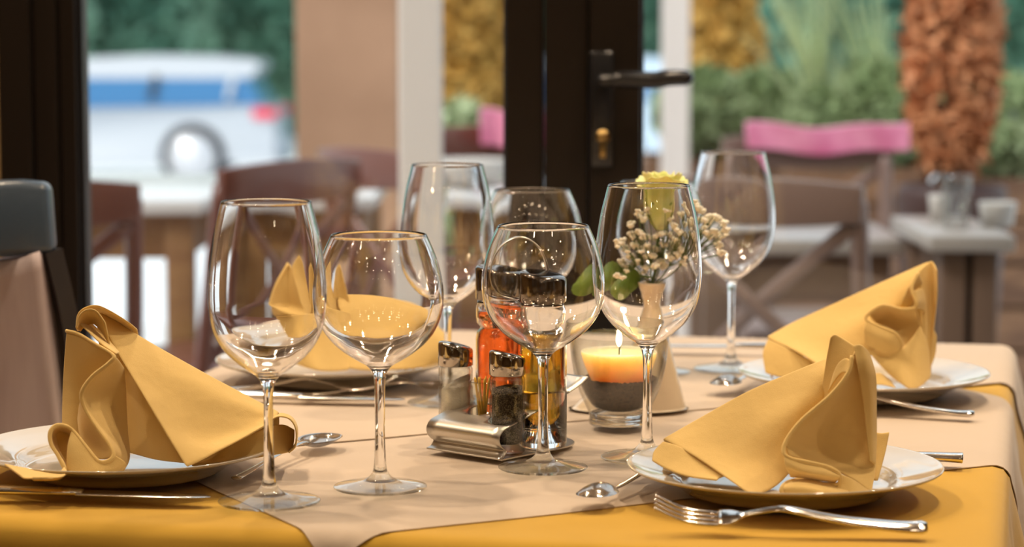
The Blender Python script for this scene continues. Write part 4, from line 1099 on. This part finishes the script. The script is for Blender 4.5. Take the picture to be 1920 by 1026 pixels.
M_rust = foliage_mat('rust_conifer', (.48, .19, .08), (.74, .34, .16), 34)
M_pale = foliage_mat('silver_shrub', (.22, .30, .13), (.52, .60, .36), 4)
M_green = foliage_mat('hedge_green', (.10, .25, .18), (.30, .50, .36), .6)
M_green2 = foliage_mat('fresh_green', (.08, .20, .05), (.30, .45, .15), .8)
M_bark = mat('bark', (.07, .045, .03), .9)
M_terr = mat('dark_pot', (.06, .025, .02), .5)
def plant(name, px, Y, z0, h, r, m, n, size, label, cat, group, taper=.0, pot=None, trunk=.03):
    p = at(px, 300, Y); e = empty(name, (p.x, Y, z0)); tag(e, label, cat, group)
    bm = B(); leaf_blob(bm, (0, 0, h / 2 + .05), (r, r, h / 2), n, size, taper); obj('foliage', bm, m, e, smooth=False, recalc=False)
    bm = B(); tube(bm, [(0, 0, -.02), (.01, 0, h * .5), (0, .01, h * .8)], [trunk, trunk * .7, trunk * .3], 8); obj('trunk', bm, M_bark, e)
    return e
def pot(px, Y, h, r, label):
    p = at(px, 300, Y); bm = B(); lathe(bm, sp2([(0, 0), (r * .65, 0), (r * .75, h * .1), (r, h * .8), (r * 1.05, h), (r * .9, h), (r * .85, h * .8), (0, h * .78)], 3), 40)
    o = obj('plant_pot', bm, M_terr); o.location = (p.x, Y, -.025); tag(o, label, 'pot', 'dark pots under the conifers'); return o
g_ = 'clipped conifers on the terrace'
pot(1355, 8.7, .45, .2, 'dark pot under the golden conifer beside the slim cream post'); plant('conifer', 1352, 8.7, .33, 1.05, .27, M_gold, 3800, .05, 'golden yellow cone-shaped conifer right of the slim cream post', 'conifer', g_, .7)
pot(885, 8.6, .4, .18, 'dark pot under the golden conifer left of the door post'); plant('conifer', 880, 8.6, .33, 1.35, .15, M_gold, 3200, .05, 'tall ochre conifer between the wide cream post and the dark door post', 'conifer', g_, .15)
pot(1785, 6.0, .72, .13, 'dark round pot behind the right outdoor table'); plant('conifer', 1782, 6.0,   .66, .95, .16, M_rust, 3200, .035, 'rust orange conifer in the dark pot at the right', 'conifer', g_, .62)
# silver shrubs and grasses
gs = 'silver green shrubs behind the blanket'
for i, (px, Y, z0, h, r, lab) in enumerate([(1318, 8.15, .62, .30, .17, 'silver green shrub in the planter beside the golden conifer'), (1440, 8.1, .62, .30, .15, 'silver green shrub left of the long pink blanket'),
        (1545, 7.65, .60, .26, .15, 'low silver green shrub directly above the long pink blanket'), (1640, 7.62, .60, .36, .14, 'bushy silver green shrub left of the rust orange conifer'), (1880, 6.85, .62, .30, .22, 'silver green shrub at the right edge above its planter'),
        (1728, 7.7, .60, .28, .10, 'silver green shrub just behind the rust orange conifer'), (865, 8.1, -.02, .85, .16, 'pale green shrub below the ochre conifer by the wide post')]):
    plant('shrub', px, Y, z0, h, r, M_pale, 1900, .035, lab, 'shrub', gs)
M_blade = mat('grass_blade', (.62, .72, .40), .6)
for i, (px, lean, lab) in enumerate([(1545, -.30, 'arching clump of tall pale grass left of the silver shrubs'), (1660, -.22, 'upright clump of tall pale grass near the rust orange conifer')]):
    p = at(px, 300, 7.7); e = empty('ornamental_grass', (p.x, 7.7 + i * .1, .62)); tag(e, lab, 'grass', 'tall ornamental grasses')
    bm = B()
    for k in range(34):
        a = random.uniform(-1, 1); hh = random.uniform(.35, .8); dx = lean * hh * random.uniform(.2, 1.3) + a * .12; dy = random.uniform(-.1, .1)
        tube(bm, spline([(random.uniform(-.05, .05), random.uniform(-.05, .05), 0), (dx * .35, dy * .4, hh * .55), (dx, dy, hh)], 3), [.011, .011, .011, .010, .009, .007, .004], 4, flat=.3)
    o = obj('blades', bm, M_blade, e); o['kind'] = 'stuff'
# far greenery
random.seed(11)
hl = ['dark green tree row behind the silver car, first from the frame', 'dark green tree behind the roof of the silver car', 'blue-green tree between the car and the terracotta pillar', 'green tree hidden behind the pillar and the cream post',
      'green tree behind the dark door post', 'deep green tree behind the slim cream post', 'deep green tree in the middle of the right pane', 'deep green tree behind the tall grasses', 'green tree between rust conifer and parked blue car', 'bright green tree at the right edge']
for i in range(10):
    px = 60 + i * 225; Y = 33 + (i % 3) * 1.5; p = at(px, 200, Y); e = empty('tree', (p.x, Y, -.7)); tag(e, hl[i], 'tree', 'trees across the street')
    hh = random.uniform(4.2, 5.5)
    bm = B(); leaf_blob(bm, (0, 0, hh / 2 + .1), (.80, 1.0, hh / 2 + .1), 3200, .26)
    obj('foliage', bm, M_green if i not in (9,) else M_green2, e, smooth=False, recalc=False)
    bm = B(); tube(bm, [(0, 0, 0), (.05, 0, hh * .7)], [.16, .08], 8); obj('trunk', bm, M_bark, e)
M_hedge = mat('hedge_mass', (.03, .09, .06), .9); vary(M_hedge, (.08, .22, .16), (.24, .44, .32), 1.2, 5); bump(M_hedge, 6, 1, .1)
bm = B(); bmesh.ops.create_grid(bm, x_segments=90, y_segments=14, size=1)
for v in bm.verts:
    x, y = v.co.x, v.co.y; v.co = Vector((x * 24, 39 + .6 * math.sin(x * 40) + random.uniform(-.3, .3), -.7 + (y + 1) * 2.6 + random.uniform(-.15, .15)))
o = obj('hedge', bm, M_hedge); mod(o, 'SOLIDIFY', thickness=.8); tag(o, 'long dark green hedge closing the street behind the trees', 'hedge')

# ================================================================= cars
M_car = mat('silver_white_paint', (.42, .46, .52), .3, coat=.4)
M_carwin = mat('blue_car_window', (.03, .16, .36), .15, spec=.4)
M_tyre = mat('tyre', (.03, .03, .035), .8); M_hub = mat('alloy_hub', (.65, .66, .70), .35, metal=.4)
M_tail = mat('tail_light', (.75, .03, .08), .2)
def car(name, X0, Y, zg, paint, label, grp):
    """side-on estate car, rear towards +x; X0 is the rear bumper"""
    e = empty(name, (X0 - 2.2, Y, zg)); tag(e, label, 'car', grp); Wc = 1.74
    body = [(-2.2, .30), (-2.22, .55), (-2.12, .72), (-1.75, .82), (-1.15, .83), (-.2, .86), (1.2, .88), (2.0, .90), (2.14, .86), (2.2, .62), (2.18, .34), (1.95, .24), (-1.95, .22)]
    pts = [(p.x, p.y) for p in spline([(a, b, 0) for a, b in body], 4, closed=True)]
    bm = B(); rings = []
    for yy, sc in ((-Wc / 2 + .02, .985), (-Wc / 2, 1), (-Wc / 2 + .001, 1), (Wc / 2 - .001, 1), (Wc / 2, 1), (Wc / 2 - .02, .985)):
        rings.append([bm.verts.new((x * sc, yy, .6 + (z - .6) * sc)) for x, z in pts])
    for a, b in zip(rings[:-1], rings[1:]):
        for k in range(len(pts)): bm.faces.new((a[k], a[(k + 1) % len(pts)], b[(k + 1) % len(pts)], b[k]))
    bm.faces.new(rings[0]); bm.faces.new(rings[-1][::-1]); obj('body', bm, paint, e)
    # greenhouse
    def shell(bm, pl, y0, y1, inset):
        lo = [(x, z) for x, z in pl]; r = []
        for s in (-1, 1): r.append([bm.verts.new((x, s * (y0 if z < 1.05 else y0 - inset * (z - 1.0) / .45), z)) for x, z in lo])
        for k in range(len(lo)): bm.faces.new((r[0][k], r[0][(k + 1) % len(lo)], r[1][(k + 1) % len(lo)], r[1][k]))
        bm.faces.new(r[0]); bm.faces.new(r[1][::-1])
    bm = B(); shell(bm, [(-1.2, .80), (-.55, 1.20), (1.88, 1.20), (2.08, .85)], Wc / 2 - .06, 0, .16); obj('window_band', bm, M_carwin, e, smooth=False)
    bm = B(); shell(bm, [(-.60, 1.20), (-.38, 1.36), (-.05, 1.42), (.7, 1.455), (1.5, 1.44), (1.96, 1.40), (2.02, 1.34), (1.90, 1.20)], Wc / 2 - .055, 0, .16); o = obj('roof', bm, paint, e, smooth=False)
    for x0, x1 in ((-.15, -.05), (.85, .95), (1.72, 1.84)):
        for s in (-1, 1):
            bm = B(); bar(bm, (x0 - .06, s * (Wc / 2 - .055), .96), (x0, s * (Wc / 2 - .12), 1.23), .07, .03); obj('window_pillar', bm, M_tyre if x0 < 1.5 else paint, e)
    for x in (-1.35, 1.26):
        for s in (-1, 1):
            bm = B(); tube(bm, [(x, s * (Wc / 2 - .20), .32), (x, s * (Wc / 2 + .012), .33)], .365, 32); wh = obj('wheel_arch', bm, M_tyre, e)
            bm = B(); tube(bm, [(x, s * (Wc / 2 + .0), .31), (x, s * (Wc / 2 + .02), .31)], .315, 32); wh = obj('wheel', bm, M_tyre, e)
            bm = B(); tube(bm, [(x, s * (Wc / 2 + .0), .31), (x, s * (Wc / 2 + .035), .31)], .27, 32); obj('hub', bm, M_hub, wh)
    for s in (-1, 1):
        bm = B(); box(bm, (2.08, s * (Wc / 2 - .10), .80), (.27, .24, .11), bev=.02); obj('tail_light', bm, M_tail, e)
    bm = B(); box(bm, (2.2, 0, .42), (.1, 1.5, .2), bev=.03); obj('bumper', bm, paint, e)
    return e
Yk = 28.2
car('estate_car', at(516, 230, Yk - .87).x, Yk, -.70, M_car, 'silver white estate car parked side-on behind the left pane', 'cars parked on the street')
M_car2 = mat('pale_blue_paint', (.45, .58, .72), .3, coat=.5)
car('parked_car', at(545, 230, Yk).x + 4.75, Yk + 2.5, -.72, M_car2, 'pale blue car just right of the silver white car near the pillar', 'cars parked on the street')
car('parked_car', at(1815, 120, 30).x + 4.5, 30, -.70, M_car, 'pale car seen at the right edge behind the rust orange conifer', 'cars parked on the street')

bpy.context.view_layer.update()
# refracted lamp light reaches what stands inside or under clear glass
for o in bpy.data.objects:
    if o.type != 'MESH' or not o.data.materials: continue
    if o.data.materials[0] == M_glass: o.cycles.is_caustics_caster = True
    elif o.data.materials[0] in (M_salt, M_pep, M_gran, M_wax, M_top, M_base, M_pick, M_cer): o.cycles.is_caustics_receiver = True
fl.cycles.is_caustics_light = True
